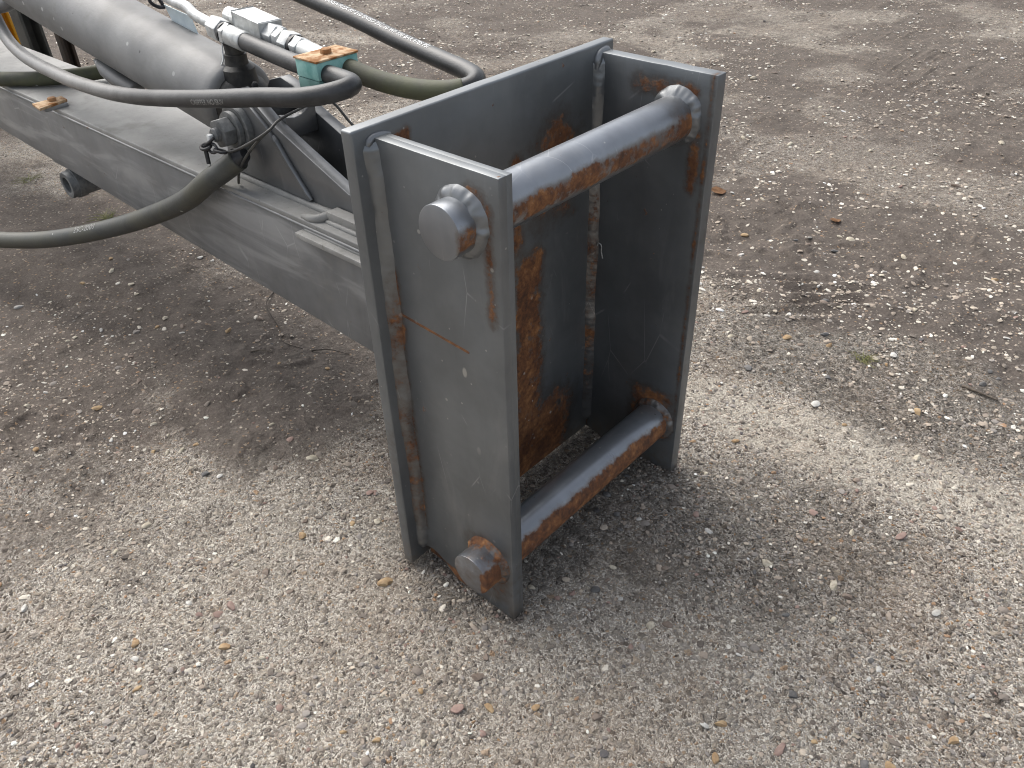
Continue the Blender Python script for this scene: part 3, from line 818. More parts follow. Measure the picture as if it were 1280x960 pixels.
def cross_bar(ax, y0, y1, mat, r):
    prof = [(0, r - 0.0016), (0.0006, r - 0.0004), (0.0018, r)]
    n = 24
    prof += [(0.0018 + (y1 - y0 - 0.0063) * i / n, r) for i in range(1, n + 1)] + [(y1 - y0 - 0.0015, r - 0.0012), (y1 - y0, r - 0.0035)]
    return newobj('cross_bar', lathe_me((ax[0], y0, ax[1]), (0, 1, 0), prof, 48), mat, boom, 40)
cu_ = cross_bar(BU, -0.038, W + 0.02, M_BARU, RB)
cl_ = cross_bar(BL, -0.044, W + 0.02, M_BARL, 0.0375)

# welds (each bead its own part of the plate or bar it joins)
def weld(path, r, parent, seed, mat=None, name='weld_bead'):
    return newobj(name, weld_me(path, r, seed), mat or M_WELD, parent, 60)
for sd_, cr_, da_, db_, w_ in ((3, (0, 0), (1, 0, 0), (0, -1, 0), 0.0155), (4, (0, T), (1, 0, 0), (0, 1, 0), 0.012),
                               (5, (0, W - T), (1, 0, 0), (0, -1, 0), 0.0145), (6, (0, W), (1, 0, 0), (0, 1, 0), 0.012)):
    newobj('weld_bead', fillet_me(cr_, da_, db_, 0.036, 0.796, w_, sd_), M_WELDV, bp, 50)
weld([Vector(p) for p in spline([(0.001, -0.010, 0.790), (0.0, -0.002, 0.797), (0.0, 0.012, 0.7985), (0.001, 0.030, 0.796)], 6)], 0.0062, bp, 7)
weld([Vector(p) for p in spline([(0.003, W - T - 0.008, 0.776), (0.001, W - T - 0.002, 0.796), (0.0, W - 0.012, 0.8005), (0.0, W + 0.004, 0.797)], 6)], 0.0075, bp, 8)
for ax, par, r_, mt, sd in ((BU, cu_, RB, M_WELD, 20), (BL, cl_, 0.0375, M_WELDR, 30)):
    up_ = sd == 20
    newobj('weld_ring', ring_fillet_me((ax[0], 0.0, ax[1]), (0, -1, 0), r_, 0.0115 if up_ else 0.010, 0.010, sd, (-0.5, 0.45) if up_ else None), mt, par, 50)
    newobj('weld_ring', ring_fillet_me((ax[0], W - T, ax[1]), (0, -1, 0), r_, 0.0105, 0.0105, sd + 1, (-0.5, 0.45) if up_ else None), mt, par, 50)
# bright curl of spatter on the inner corner
newobj('metal_sliver', tube_me(spline([(0.016, W - T - 0.004, 0.457), (0.020, W - T - 0.006, 0.464), (0.026, W - T - 0.006, 0.461), (0.026, W - T - 0.005, 0.448), (0.029, W - T - 0.004, 0.434)], 6), 0.0013, 6), M_WHITEFADE, fp, 60)

# boom box section behind the headstock
def zb(x): return 0.252 - 0.043 * x
XE = -3.4
beam = newobj('boom_side_plate', prism_me([(-0.022, zb(-0.022)), (-0.022, 0.4885), (XE, 0.4885), (XE, zb(XE))], 'y', 0.150, 0.162, 0.0015), M_BOOM, boom, 30)
newobj('boom_side_plate', prism_me([(-0.022, zb(-0.022)), (-0.022, 0.4885), (XE, 0.4885), (XE, zb(XE))], 'y', 0.350, 0.362, 0.0015), M_BOOM, boom, 30)
tp = newobj('boom_top_plate', box_me(XE, -0.0222, 0.1475, 0.3645, 0.489, 0.501, 0.0025, 3), M_TOP, boom, 30)
newobj('boom_bottom_plate', prism_me([(-0.0225, zb(-0.022) - 0.0005), (-0.0225, zb(0) + 0.012), (XE, zb(XE) + 0.012), (XE, zb(XE) - 0.0005)], 'y', 0.1625, 0.3495, 0), M_BOOM, boom)
weld(weld_path((-0.03, 0.1485, 0.4875), (-2.6, 0.1485, 0.4875), 0.012), 0.0035, tp, 50, M_BOOM)
# stiffening bars on the near edge beside the headstock
newobj('stiffener_bar', box_me(-0.435, -0.0225, 0.128, 0.1497, 0.470, 0.481, 0.002), M_TOP, boom, 30)
newobj('stiffener_bar', box_me(-0.385, -0.0225, 0.172, 0.199, 0.5015, 0.522, 0.002), M_TOP, boom, 30)
weld(weld_path((-0.43, 0.148, 0.482), (-0.03, 0.148, 0.482)), 0.004, tp, 51, M_TOP)
weld(weld_path((-0.385, 0.170, 0.502), (-0.03, 0.170, 0.502)), 0.0055, tp, 52, M_TOP)
weld([Vector(p) for p in spline([(-0.44, 0.156, 0.502), (-0.405, 0.160, 0.505), (-0.392, 0.178, 0.508), (-0.398, 0.196, 0.505)], 6)], 0.009, tp, 53, M_TOP)
weld(weld_path((-0.74, 0.196, 0.503), (-0.30, 0.196, 0.503)), 0.008, tp, 54, M_TOP)
# cylinder lugs
PIN = (-0.657, 0.618)
lugp = [(-0.745, 0.5015), (-0.735, 0.60), (-0.722, 0.645), (-0.695, 0.678), (-0.655, 0.690), (-0.615, 0.680), (-0.560, 0.644), (-0.349, 0.558), (-0.10, 0.5015)]
lg = newobj('cylinder_lug', prism_me(lugp, 'y', 0.200, 0.226, 0.0022), M_LUG, boom, 30)
newobj('doubler_plate', prism_me([(-0.735, 0.515), (-0.728, 0.60), (-0.715, 0.642), (-0.690, 0.670), (-0.655, 0.682), (-0.620, 0.672), (-0.568, 0.638), (-0.552, 0.618), (-0.462, 0.512)], 'y', 0.1915, 0.2005, 0.003), M_LUG, lg, 30)
weld([Vector(p) for p in spline([(-0.553, 0.1965, 0.622), (-0.51, 0.1965, 0.568), (-0.462, 0.1965, 0.514)], 20)], 0.0055, lg, 55, M_LUG)
lf = newobj('cylinder_lug', prism_me(lugp, 'y', 0.300, 0.325, 0.0022), M_LUG, boom, 30)
# concave tie plate between the lugs
tie = [(0.2263, 0.605), (0.2997, 0.605), (0.2997, 0.668), (0.292, 0.667), (0.281, 0.654), (0.265, 0.6465), (0.248, 0.645), (0.2263, 0.650)]
newobj('tie_plate', prism_me(tie, 'x', -0.574, -0.548, 0.003), M_LUG, boom, 40)
# round pipe socket under the boom
ps = newobj('pipe_socket', lathe_me((-1.585, 0.142, 0.264), (0, 1, 0), [(0.05, 0.0225), (0.001, 0.0225), (0.0, 0.024), (0.0, 0.036), (0.003, 0.038), (0.228, 0.038), (0.228, 0.024)], 36, False), M_GREYBOLT, boom, 35)
newobj('socket_plate', box_me(-1.70, -1.47, 0.168, 0.344, 0.298, 0.3175, 0.002), M_BOOM, boom, 30)
newobj('socket_collar', lathe_me((-1.585, 0.160, 0.264), (0, 1, 0), [(0.0, 0.0385), (0.001, 0.0415), (0.024, 0.0415), (0.025, 0.0385)], 36, False), M_GREYBOLT, ps, 35)
# little rusty plate bolted over the near top edge
rp = newobj('rusty_tab', prism_me([(-1.520, 0.186), (-1.480, 0.183), (-1.460, 0.102), (-1.517, 0.108)], 'z', 0.510, 0.5165, 0.001), M_RUSTP, boom, 30)
newobj('tab_block', box_me(-1.50, -1.472, 0.118, 0.180, 0.4995, 0.5105, 0.002), M_BOOM, rp, 30)
newobj('tab_bolt', hex_me((-1.497, 0.152, 0.5163), (0, 0, 1), 0.009, 0.011), M_RUST, rp)
# ------------------------------------------------------------------ hydraulic cylinder
ca = Vector((0.990, 0, -0.141)).normalized()
cyl = thing('hydraulic_cylinder', (PIN[0], 0.2625, PIN[1]), 'silver grey hydraulic ram barrel lying above the boom', 'hydraulic cylinder')
def cax(x): return Vector((x, 0.2625, PIN[1] + (x - PIN[0]) * (-0.141 / 0.990)))
L0 = (cax(-0.752) - cax(-3.4)).length
br = newobj('barrel', lathe_me(cax(-3.4), ca, [(0, 0.082)] + [(L0 * i / 20, 0.082) for i in range(1, 20)] + [(L0 - 0.03, 0.082), (L0 - 0.012, 0.081), (L0 - 0.003, 0.077), (L0, 0.070), (L0 + 0.001, 0.058)], 64, True), M_SILVER, cyl, 50)
newobj('end_cap', lathe_me(cax(-0.762), ca, [(0, 0.064), (0.016, 0.064), (0.028, 0.060), (0.042, 0.050), (0.052, 0.034), (0.056, 0.02)], 40, True), M_DARKMET, cyl, 60)
newobj('rod_eye', lathe_me((PIN[0], 0.232, PIN[1]), (0, 1, 0), [(0, 0.048), (0.003, 0.053), (0.058, 0.053), (0.061, 0.048)], 40, True), M_DARKMET, cyl, 40)
newobj('eye_shank', box_me(PIN[0] - 0.12, PIN[0] - 0.02, 0.236, 0.289, PIN[1] - 0.03, PIN[1] + 0.045, 0.012, 3), M_DARKMET, cyl, 40)
gn = newobj('grease_nipple', lathe_me((-0.672, 0.25, 0.664), (0.25, -0.1, 0.95), [(0, 0.011), (0.012, 0.011), (0.013, 0.006), (0.022, 0.007), (0.028, 0.004)], 12, True), M_BLACK, cyl, 40)
newobj('feed_pipe', tube_me(spline([(-1.335, 0.226, 0.628), (-1.27, 0.222, 0.612), (-1.20, 0.219, 0.598), (-1.14, 0.222, 0.588)], 6), lambda i, n: 0.019 * min(1.0, 0.25 + i / 7.0), 16), M_SILVER, cyl, 180)
# port boss and tee
pb = newobj('port_boss', lathe_me((-0.742, 0.2625, 0.700), (0, 0, 1), [(-0.03, 0.036), (0.002, 0.033), (0.010, 0.0235), (0.018, 0.0225), (0.030, 0.0225), (0.031, 0.019), (0.048, 0.019), (0.049, 0.0165), (0.062, 0.0165)], 32, True), M_DARKMET, cyl, 35)
newobj('drip_line', tube_me(spline([(-0.752, 0.2455, 0.752), (-0.754, 0.243, 0.735), (-0.753, 0.2405, 0.722), (-0.762, 0.236, 0.706)], 6), 0.0016, 6), M_WHITE, pb, 60)

# pivot pin with nut
pin = thing('pivot_pin', (PIN[0], 0.135, PIN[1]), 'grey pivot pin with big hex nut and washers through the boom lug', 'pivot pin')
newobj('pin_shaft', lathe_me((PIN[0], 0.128, PIN[1]), (0, 1, 0), [(0, 0.0115), (0.002, 0.0135)] + [(0.002 + 0.0014 * i, 0.0138 if i % 2 else 0.0126) for i in range(1, 16)] + [(0.03, 0.0135), (0.22, 0.0135)], 28, True), M_GREYBOLT, pin, 30)
newobj('nut', hex_me((PIN[0], 0.1395, PIN[1]), (0, 1, 0), 0.026, 0.030, 0.003, 0.2), M_GREYBOLT, pin, 30)
newobj('washer', lathe_me((PIN[0], 0.1657, PIN[1]), (0, 1, 0), [(0, 0.034), (0.001, 0.036), (0.010, 0.036), (0.011, 0.034)], 40, True), M_GREYBOLT, pin, 30)
newobj('washer', lathe_me((PIN[0], 0.177, PIN[1]), (0, 1, 0), [(0, 0.044), (0.002, 0.046), (0.014, 0.046), (0.0143, 0.044)], 40, True), M_GREYBOLT, pin, 30)
newobj('pin_cap', box_me(PIN[0] - 0.007, PIN[0] + 0.004, 0.1175, 0.1279, PIN[1] - 0.010, PIN[1] + 0.004, 0.002), M_WHITE, pin, 30)

# linch pin on a short chain hanging at the pin
lp = thing('linch_pin', (-0.655, 0.115, 0.563), 'small black linch pin hanging on chain links below the pivot nut', 'linch pin')
newobj('pin_rod', tube_me(weld_path((-0.668, 0.112, 0.602), (-0.662, 0.108, 0.566)), 0.0042, 10), M_BLACK, lp, 40)
newobj('rod_tip', lathe_me((-0.662, 0.108, 0.5665), (0.15, -0.1, -1), [(0, 0.0042), (0.004, 0.0035), (0.006, 0.001)], 10, True), M_ZINC, lp, 40)
def link(c, ax1, ax2, a, b, r):
    c = Vector(c); p = Vector(ax1).normalized(); q = Vector(ax2); q = (q - p * q.dot(p)).normalized(); n = 20
    path = [c + p * (a * math.cos(6.2832 * i / n)) + q * (b * math.sin(6.2832 * i / n)) for i in range(n + 1)]
    newobj('chain_link', tube_me(path, r, 8), M_BLACK, lp, 60)
link((-0.664, 0.112, 0.600), (1, 0.1, 0.1), (0, 1, 0.4), 0.013, 0.009, 0.0032)
link((-0.648, 0.116, 0.599), (1, 0.1, -0.15), (0, 0.5, 1), 0.013, 0.008, 0.003)
link((-0.629, 0.121, 0.596), (1, 0.2, -0.1), (0, 1, -0.3), 0.013, 0.008, 0.003)
newobj('wire_hook', tube_me(spline([(-0.645, 0.122, 0.618), (-0.652, 0.116, 0.611), (-0.660, 0.113, 0.604), (-0.656, 0.117, 0.596)], 5), 0.003, 8), M_BLACK, lp, 60)

# ------------------------------------------------------------------ cables
cb = spline([(-0.628, 0.128, 0.592), (-0.600, 0.134, 0.600), (-0.553, 0.150, 0.624), (-0.523, 0.172, 0.646), (-0.528, 0.196, 0.655), (-0.538, 0.25, 0.660), (-0.545, 0.31, 0.662), (-0.540, 0.333, 0.655), (-0.50, 0.345, 0.615), (-0.42, 0.352, 0.57), (-0.30, 0.356, 0.54), (-0.1, 0.356, 0.515)], 8)
c1 = newobj('thin_cable', tube_me(cb, 0.0027, 8), M_CABLE, None, 180)
tag(c1, 'thin black cable looped from the chain over the lug plates to the headstock', 'cable')
cb = spline([(-0.526, 0.180, 0.648), (-0.541, 0.162, 0.630), (-0.575, 0.154, 0.600), (-0.622, 0.152, 0.556), (-0.650, 0.158, 0.526), (-0.668, 0.165, 0.506)], 8)
c2 = newobj('thin_cable', tube_me(cb, 0.0027, 8), M_CABLE, None, 180)
tag(c2, 'short thin cable slanting down from the lug to the boom top', 'cable')

# ------------------------------------------------------------------ hoses
def hose(name, pts, r, mat, label, loc, n=10, seg=20, parts=None):
    t = thing(name, loc, label, 'hose')
    path = spline(pts, n)
    newobj('rubber', tube_me(path, r, seg), mat, t, 180)
    return t, path
RA = 0.0165
hA, pA = hose('hydraulic_hose', [(-0.690, 0.2545, 0.764), (-0.62, 0.250, 0.760), (-0.52, 0.240, 0.757), (-0.45, 0.2345, 0.7565), (-0.395, 0.2335, 0.755), (-0.355, 0.2315, 0.755),
    (-0.318, 0.222, 0.756), (-0.305, 0.200, 0.757), (-0.320, 0.172, 0.752), (-0.365, 0.148, 0.743), (-0.45, 0.128, 0.732), (-0.60, 0.118, 0.703), (-0.77, 0.118, 0.671), (-0.92, 0.123, 0.644), (-1.06, 0.130, 0.624),
    (-1.19, 0.138, 0.611), (-1.317, 0.148, 0.601), (-1.44, 0.158, 0.597), (-1.56, 0.168, 0.595), (-1.68, 0.178, 0.602), (-1.77, 0.188, 0.625), (-1.82, 0.195, 0.670), (-1.84, 0.20, 0.75), (-1.90, 0.20, 0.84)], RA, M_HOSEDUST,
    'dusty black hose doubling back from the teal clamp across the boom', (-0.69, 0.25, 0.76), 9)
d0 = (Vector((-0.62, 0.250, 0.760)) - Vector((-0.690, 0.2545, 0.764))).normalized()
fo = Vector((-0.735, 0.2573, 0.7665))
newobj('ferrule', lathe_me(fo, d0, [(0, 0.0185), (0.001, 0.0195), (0.052, 0.0195), (0.056, 0.0172)], 28, True), M_ZINC, hA, 40)
newobj('hex_nut', hex_me(fo - d0 * 0.014, d0, 0.0145, 0.0225), M_ZINC, hA, 30)
newobj('seal_ring', lathe_me(fo - d0 * 0.020, d0, [(0, 0.0215), (0.006, 0.0215)], 28, True), M_BLACK, hA, 40)
_i0 = min(i for i, q in enumerate(pA) if i > 80 and q.x < -0.655)
LA = sum((pA[i + 1] - pA[i]).length for i in range(_i0, len(pA) - 1))
newobj('lettering', text_me('CASPPER NO-SKIV', pA[::-1], RA, 1.95, 0.0135, LA, True), M_WHITEFADE, hA)

hB, pB = hose('hydraulic_hose', [(-0.634, 0.158, 0.568), (-0.664, 0.140, 0.544), (-0.712, 0.124, 0.512), (-0.808, 0.114, 0.449), (-0.966, 0.100, 0.372), (-1.131, 0.078, 0.302), (-1.287, 0.036, 0.246), (-1.461, -0.010, 0.194), (-1.649, -0.056, 0.153), (-1.82, -0.095, 0.128), (-2.05, -0.14, 0.11)], 0.0225, M_HOSEOLIVE,
    'thick grey olive rubber hose sagging off the boom towards the mud', (-0.62, 0.165, 0.58), 9)
newobj('hose_end', lathe_me((-0.634, 0.158, 0.568), Vector((0.6, 0.35, 0.45)), [(-0.004, 0.0205), (0.012, 0.016), (0.02, 0.013)], 20, True), M_BLACK, hB, 40)
LB = sum((pB[i + 1] - pB[i]).length for i in range(0, len(pB) - 1))
newobj('lettering', text_me('2SC-2000', pB[::-1], 0.0225, 1.0, 0.022, 0.80, True), M_WHITEFADE, hB)

pCall = spline([(-0.470, 0.2805, 0.7585), (-0.43, 0.2805, 0.757), (-0.395, 0.282, 0.753), (-0.355, 0.291, 0.744), (-0.31, 0.303, 0.737), (-0.262, 0.317, 0.734), (-0.215, 0.334, 0.736), (-0.188, 0.350, 0.740),
    (-0.178, 0.368, 0.744), (-0.187, 0.388, 0.748), (-0.220, 0.404, 0.750), (-0.290, 0.421, 0.7515), (-0.45, 0.450, 0.759), (-0.614, 0.470, 0.776), (-0.757, 0.480, 0.790), (-0.90, 0.490, 0.806), (-1.1, 0.50, 0.83)], 9)
hC = thing('hydraulic_hose', (-0.47, 0.28, 0.757), 'black hose with mossy green bend and white printed lettering behind the headstock', 'hose')
newobj('rubber', tube_me(pCall[:66], 0.0178, 20), M_HOSEMOSS, hC, 180)
pC2 = pCall[63:]
newobj('bare_rubber', tube_me(pC2, 0.0170, 20), M_HOSEBLK, hC, 180)
newobj('lettering', text_me('HANSA-FLEX KP 210 ENISO 2SC 10 WP 330 BAR 4785 PSI', pC2[::-1], 0.0170, 0.55, 0.0140, 0.40, True), M_WHITE, hC)
dv = (Vector((-0.470, 0.2805, 0.7585)) - Vector((-0.782, 0.302, 0.786))).normalized()
vo = Vector((-0.782, 0.302, 0.786))
def along(t): return vo + dv * t
newobj('ferrule', lathe_me(along(0.250), dv, [(0, 0.0185), (0.002, 0.0195), (0.078, 0.0195)], 28, True), M_ZINC, hC, 40)
newobj('hex_nut', hex_me(along(0.228), dv, 0.022, 0.0225, 0.002, 0.1), M_ZINC, hC, 30)
newobj('hex_nut', hex_me(along(0.192), dv, 0.028, 0.0245, 0.002, 0.3), M_ZINC, hC, 30)
newobj('seal_ring', lathe_me(along(0.2195), dv, [(0, 0.0215), (0.009, 0.0215)], 24, True), M_BLACK, hC, 40)
newobj('hex_nut', hex_me(along(0.168), dv, 0.018, 0.023, 0.002, 0.0), M_ZINC, hC, 30)
newobj('hex_nut', hex_me(along(0.138), dv, 0.030, 0.0245, 0.002, 0.2), M_ZINC, hC, 30)
a_, u_, w_ = frame(dv)
def vblock(t0, t1, hu, hw, bev):
    bm = bmesh.new(); bmesh.ops.create_cube(bm, size=1)
    for v in bm.verts: v.co = along(t0 + (v.co.x + 0.5) * (t1 - t0)) + u_ * (v.co.z * 2 * hu) + w_ * (v.co.y * 2 * hw)
    bevel_all(bm, bev, 2); return bm_mesh(bm)
newobj('valve_block', vblock(0.038, 0.139, 0.0245, 0.0235, 0.0018), M_ZINC, hC, 30)
newobj('hex_nut', hex_me(along(0.014), dv, 0.026, 0.0225, 0.002, 0.1), M_ZINC, hC, 30)
newobj('valve_plug', lathe_me(along(-0.022), dv, [(0, 0.010), (0.002, 0.0165), (0.036, 0.0175), (0.037, 0.013)], 10, True), M_ZINC, hC, 30)

# steel feed pipe ending in the tee, pale tag hanging on it, and a grey rod beyond
pt = thing('steel_pipe', (-0.76, 0.26, 0.767), 'bright bent steel pipe feeding the fitting on the ram', 'pipe')
newobj('pipe', tube_me(spline([(-1.30, 0.275, 0.86), (-1.12, 0.275, 0.828), (-1.016, 0.275, 0.808), (-0.962, 0.2745, 0.799), (-0.910, 0.272, 0.795), (-0.878, 0.268, 0.785), (-0.817, 0.264, 0.777), (-0.755, 0.2585, 0.768)], 8), 0.0112, 16), M_ZINC, pt, 180)
newobj('hex_nut', hex_me((-0.798, 0.2625, 0.774), (1, -0.06, -0.14), 0.036, 0.0235, 0.002, 0.15), M_ZINC, pt, 30)
tg = prism_me([(-1.050, 0.779), (-0.945, 0.768), (-0.922, 0.712), (-1.022, 0.737)], 'y', 0.2935, 0.2955, 0.0004, 1)
tgo = newobj('label_tag', tg, M_TAG, None, 30)
tag(tgo, 'pale blue blank plastic tag hanging between the ram and the bright pipe', 'tag')
kt = newobj('cable_tie', tube_me(spline([(-1.052, 0.294, 0.775), (-1.056, 0.286, 0.795), (-1.050, 0.268, 0.802), (-1.044, 0.262, 0.79), (-1.046, 0.28, 0.776), (-1.050, 0.293, 0.773)], 5), 0.004, 8), M_BLACK, tgo, 60)
rd = newobj('thin_pipe', tube_me(spline([(-2.2, 0.352, 0.86), (-1.435, 0.358, 0.751), (-1.157, 0.356, 0.709), (-0.98, 0.352, 0.683)], 8), 0.0105, 14), M_GREYBOLT, None, 180)
tag(rd, 'thin grey pipe running along the far side of the ram', 'pipe')
hd = newobj('hydraulic_hose', tube_me(spline([(-2.1, -0.05, 0.56), (-1.86, 0.10, 0.524), (-1.74, 0.181, 0.5215), (-1.69, 0.229, 0.5215), (-1.64, 0.30, 0.523), (-1.605, 0.355, 0.527), (-1.58, 0.39, 0.530)], 8), 0.0195, 18), M_HOSEMOSS, None, 180)
tag(hd, 'dark mossy hose lying crosswise on the boom top', 'hose')
he = newobj('hydraulic_hose', tube_me(spline([(-2.4, 0.16, 0.63), (-1.95, 0.185, 0.672), (-1.80, 0.198, 0.697), (-1.70, 0.215, 0.722), (-1.55, 0.24, 0.80)], 8), 0.018, 18), M_HOSE, None, 180)
tag(he, 'dark hose arching against the upper end of the ram', 'hose')

# ------------------------------------------------------------------ twin pipe clamp
cl = thing('pipe_clamp', (-0.428, 0.257, 0.73), 'teal plastic twin pipe clamp with rusty top plate and bolt', 'pipe clamp')
newobj('clamp_block', box_me(-0.459, -0.397, 0.2115, 0.3025, 0.7475, 0.7775, 0.002), M_TEAL, cl, 30)
newobj('clamp_block', box_me(-0.4585, -0.3975, 0.212, 0.302, 0.722, 0.747, 0.002), M_TEALD, cl, 30)
newobj('cover_plate', box_me(-0.4605, -0.3955, 0.2095, 0.3045, 0.7778, 0.7815, 0.001), M_RUSTP, cl, 30)
newobj('bolt', hex_me((-0.427, 0.257, 0.7813), (0, 0, 1), 0.0085, 0.0105, 0.0012), M_RUST, cl, 30)

# ------------------------------------------------------------------ posts standing beyond the boom
def post(x, y, w, d, h, mat, label, lean=0.0, chan=False):
    z0 = gz(x, y) - 0.01
    t = thing('steel_post', (x, y, z0), label, 'post', 'steel posts beyond the boom')
    me = prism_me([(x - w / 2, y - d / 2), (x + w / 2, y - d / 2), (x + w / 2, y - d / 2 + 0.012), (x - w / 2 + 0.012, y - d / 2 + 0.012), (x - w / 2 + 0.012, y + d / 2 - 0.012), (x + w / 2, y + d / 2 - 0.012), (x + w / 2, y + d / 2), (x - w / 2, y + d / 2)], 'z', z0, z0 + h, 0.002)
    for v in me.vertices: v.co.x += (v.co.z - z0) * lean
    newobj('channel', me, mat, t, 30)
    newobj('foot_plate', box_me(x - w / 2 - 0.02, x + w / 2 + 0.02, y - d / 2 - 0.02, y + d / 2 + 0.02, z0 - 0.004, z0 + 0.012, 0.002), mat, t, 30)
post(-3.33, 0.80, 0.10, 0.08, 0.95, M_POST, 'wide dark grey steel channel post beyond the boom', -0.05)
post(-3.05, 0.82, 0.045, 0.05, 0.95, M_POSTB, 'narrow rusty black steel post beyond the boom')
post(-3.50, 0.78, 0.045, 0.05, 0.95, M_YELLOW, 'bright yellow painted steel post beyond the boom', -0.16)
post(-3.60, 0.72, 0.05, 0.06, 0.95, M_POSTG, 'mid grey leaning steel post beside the yellow post', -0.18)
post(-3.72, 0.70, 0.12, 0.06, 0.95, M_BLACK, 'black steel post beside the leaning grey post', -0.10)

# ------------------------------------------------------------------ loose stones, each its own thing
def stone_mat(name, c, c2):
    m = Mat(name)
    k = m.mix(m.noise(70, 4, 0.65).step(0.35, 0.65), c, c2)
    k = m.mix(m.noise(260, 3, 0.7).step(0.52, 0.72) * 0.4, k, (0.19, 0.16, 0.135))
    return m.done(k, 0.78, None, m.bump(m.noise(240, 4, 0.7), 0.0015, 0.6), 0.35)
KIND = {
    'cream': (stone_mat('cream_flint', (0.36, 0.32, 0.245), (0.52, 0.47, 0.375)), 'cream'),
    'white': (stone_mat('white_flint', (0.40, 0.385, 0.35), (0.56, 0.545, 0.51)), 'chalky white'),
    'tan': (stone_mat('tan_flint', (0.28, 0.185, 0.10), (0.40, 0.29, 0.165)), 'orange tan'),
    'brown': (stone_mat('brown_flint', (0.15, 0.115, 0.092), (0.23, 0.185, 0.15)), 'brown'),
    'grey': (stone_mat('grey_flint', (0.09, 0.088, 0.086), (0.16, 0.155, 0.15)), 'dark grey'),
    'pink': (stone_mat('pink_flint', (0.23, 0.155, 0.13), (0.30, 0.215, 0.18)), 'reddish'),
}
def pebble_mesh(seed, kind):
    r = random.Random(seed); bm = bmesh.new(); bmesh.ops.create_icosphere(bm, subdivisions=2, radius=1.0)
    pl = [(Vector((r.gauss(0, 1), r.gauss(0, 1), r.gauss(0, 1))).normalized(), r.uniform(0.55, 0.85)) for _ in range(8)]
    for v in bm.verts:
        for n, d in pl:
            k = v.co.dot(n)
            if k > d: v.co -= n * (k - d)
        v.co *= 1 + r.uniform(-0.05, 0.05)
        v.co.x *= 1.22; v.co.z *= 0.6
    me = bm_mesh(bm, 'pebble'); me.materials.append(KIND[kind][0])
    me.shade_smooth(); me.set_sharp_from_angle(angle=math.radians(32)); return me
PEB = {k: [pebble_mesh(i * 13 + j, k) for i in range(4)] for j, k in enumerate(KIND)}
def pebble(x, y, size, kind, label=None, group=None, rz=None, shape=None):
    me = PEB[kind][random.randrange(4) if shape is None else shape]
    o = bpy.data.objects.new('loose_stone', me); COL.objects.link(o)
    s = size * 0.88
    o.location = (x, y, gz(x, y) + s * 0.14)
    o.scale = (s * random.uniform(0.9, 1.25), s * random.uniform(0.75, 1.05), s * random.uniform(0.8, 1.1))
    o.rotation_euler = (random.uniform(-0.25, 0.25), random.uniform(-0.25, 0.25), random.uniform(0, 6.28) if rz is None else rz)
    mud = float(ground_masks(np.array([x]), np.array([y]))[0][0])
    if label is None:
        onmud = mud > 0.5
        place = 'half pressed into the brown mud' if onmud else 'lying on the gritty concrete'
        side = 'beside the boom' if (x < -0.3 and y < 1.0) else ('beyond the headstock' if y > 0.85 else 'in front of the headstock')
        label = 'small %s stone %s %s' % (KIND[kind][1], place, side)
        group = '%s stones %s %s' % (KIND[kind][1], 'in the mud' if onmud else 'on the concrete', side)
    tag(o, label, 'stone', group)
    return o
pebble(-0.010, -0.090, 0.0150, 'tan', 'largest orange tan flint chip standing beside the headstock foot', None, 1.2, 1)
pebble(-0.387, 0.032, 0.0135, 'cream', 'large pale cream stone on the concrete below the boom', None, 0.3, 0)
rs = random.Random(99)
placed = []
def free(x, y, r):
    if -0.06 < x < 0.25 and -0.06 < y < 0.05: return False
    if -0.06 < x < 0.25 and 0.47 < y < 0.56: return False
    if -0.06 < x < 0.02 and -0.06 < y < 0.56: return False
    return all((x - a) ** 2 + (y - b) ** 2 > (r + c) ** 2 for a, b, c in placed)
def sprinkle(n, x0, x1, y0, y1, kinds, smin, smax):
    k = 0; tries = 0
    while k < n and tries < n * 30:
        tries += 1
        x, y = rs.uniform(x0, x1), rs.uniform(y0, y1); s = smin + (smax - smin) * rs.random() ** 1.8
        if not free(x, y, s * 1.6): continue
        placed.append((x, y, s * 1.3)); pebble(x, y, s, rs.choice(kinds)); k += 1
sprinkle(60, -0.75, 0.75, -0.62, 0.10, ['cream', 'tan', 'tan', 'brown', 'brown', 'grey', 'white', 'pink'], 0.0055, 0.0105)
sprinkle(60, 0.15, 0.90, 0.05, 0.75, ['white', 'cream', 'tan', 'brown', 'grey', 'grey', 'pink', 'brown'], 0.0055, 0.0105)
sprinkle(50, -1.6, -0.45, -0.35, 0.40, ['cream', 'white', 'cream', 'brown', 'tan'], 0.006, 0.0115)
sprinkle(70, -0.35, 0.85, 0.85, 1.75, ['cream', 'white', 'white', 'cream', 'tan', 'brown', 'grey'], 0.006, 0.0125)
sprinkle(45, -1.6, 0.3, 1.6, 3.2, ['cream', 'white', 'cream', 'brown'], 0.009, 0.018)

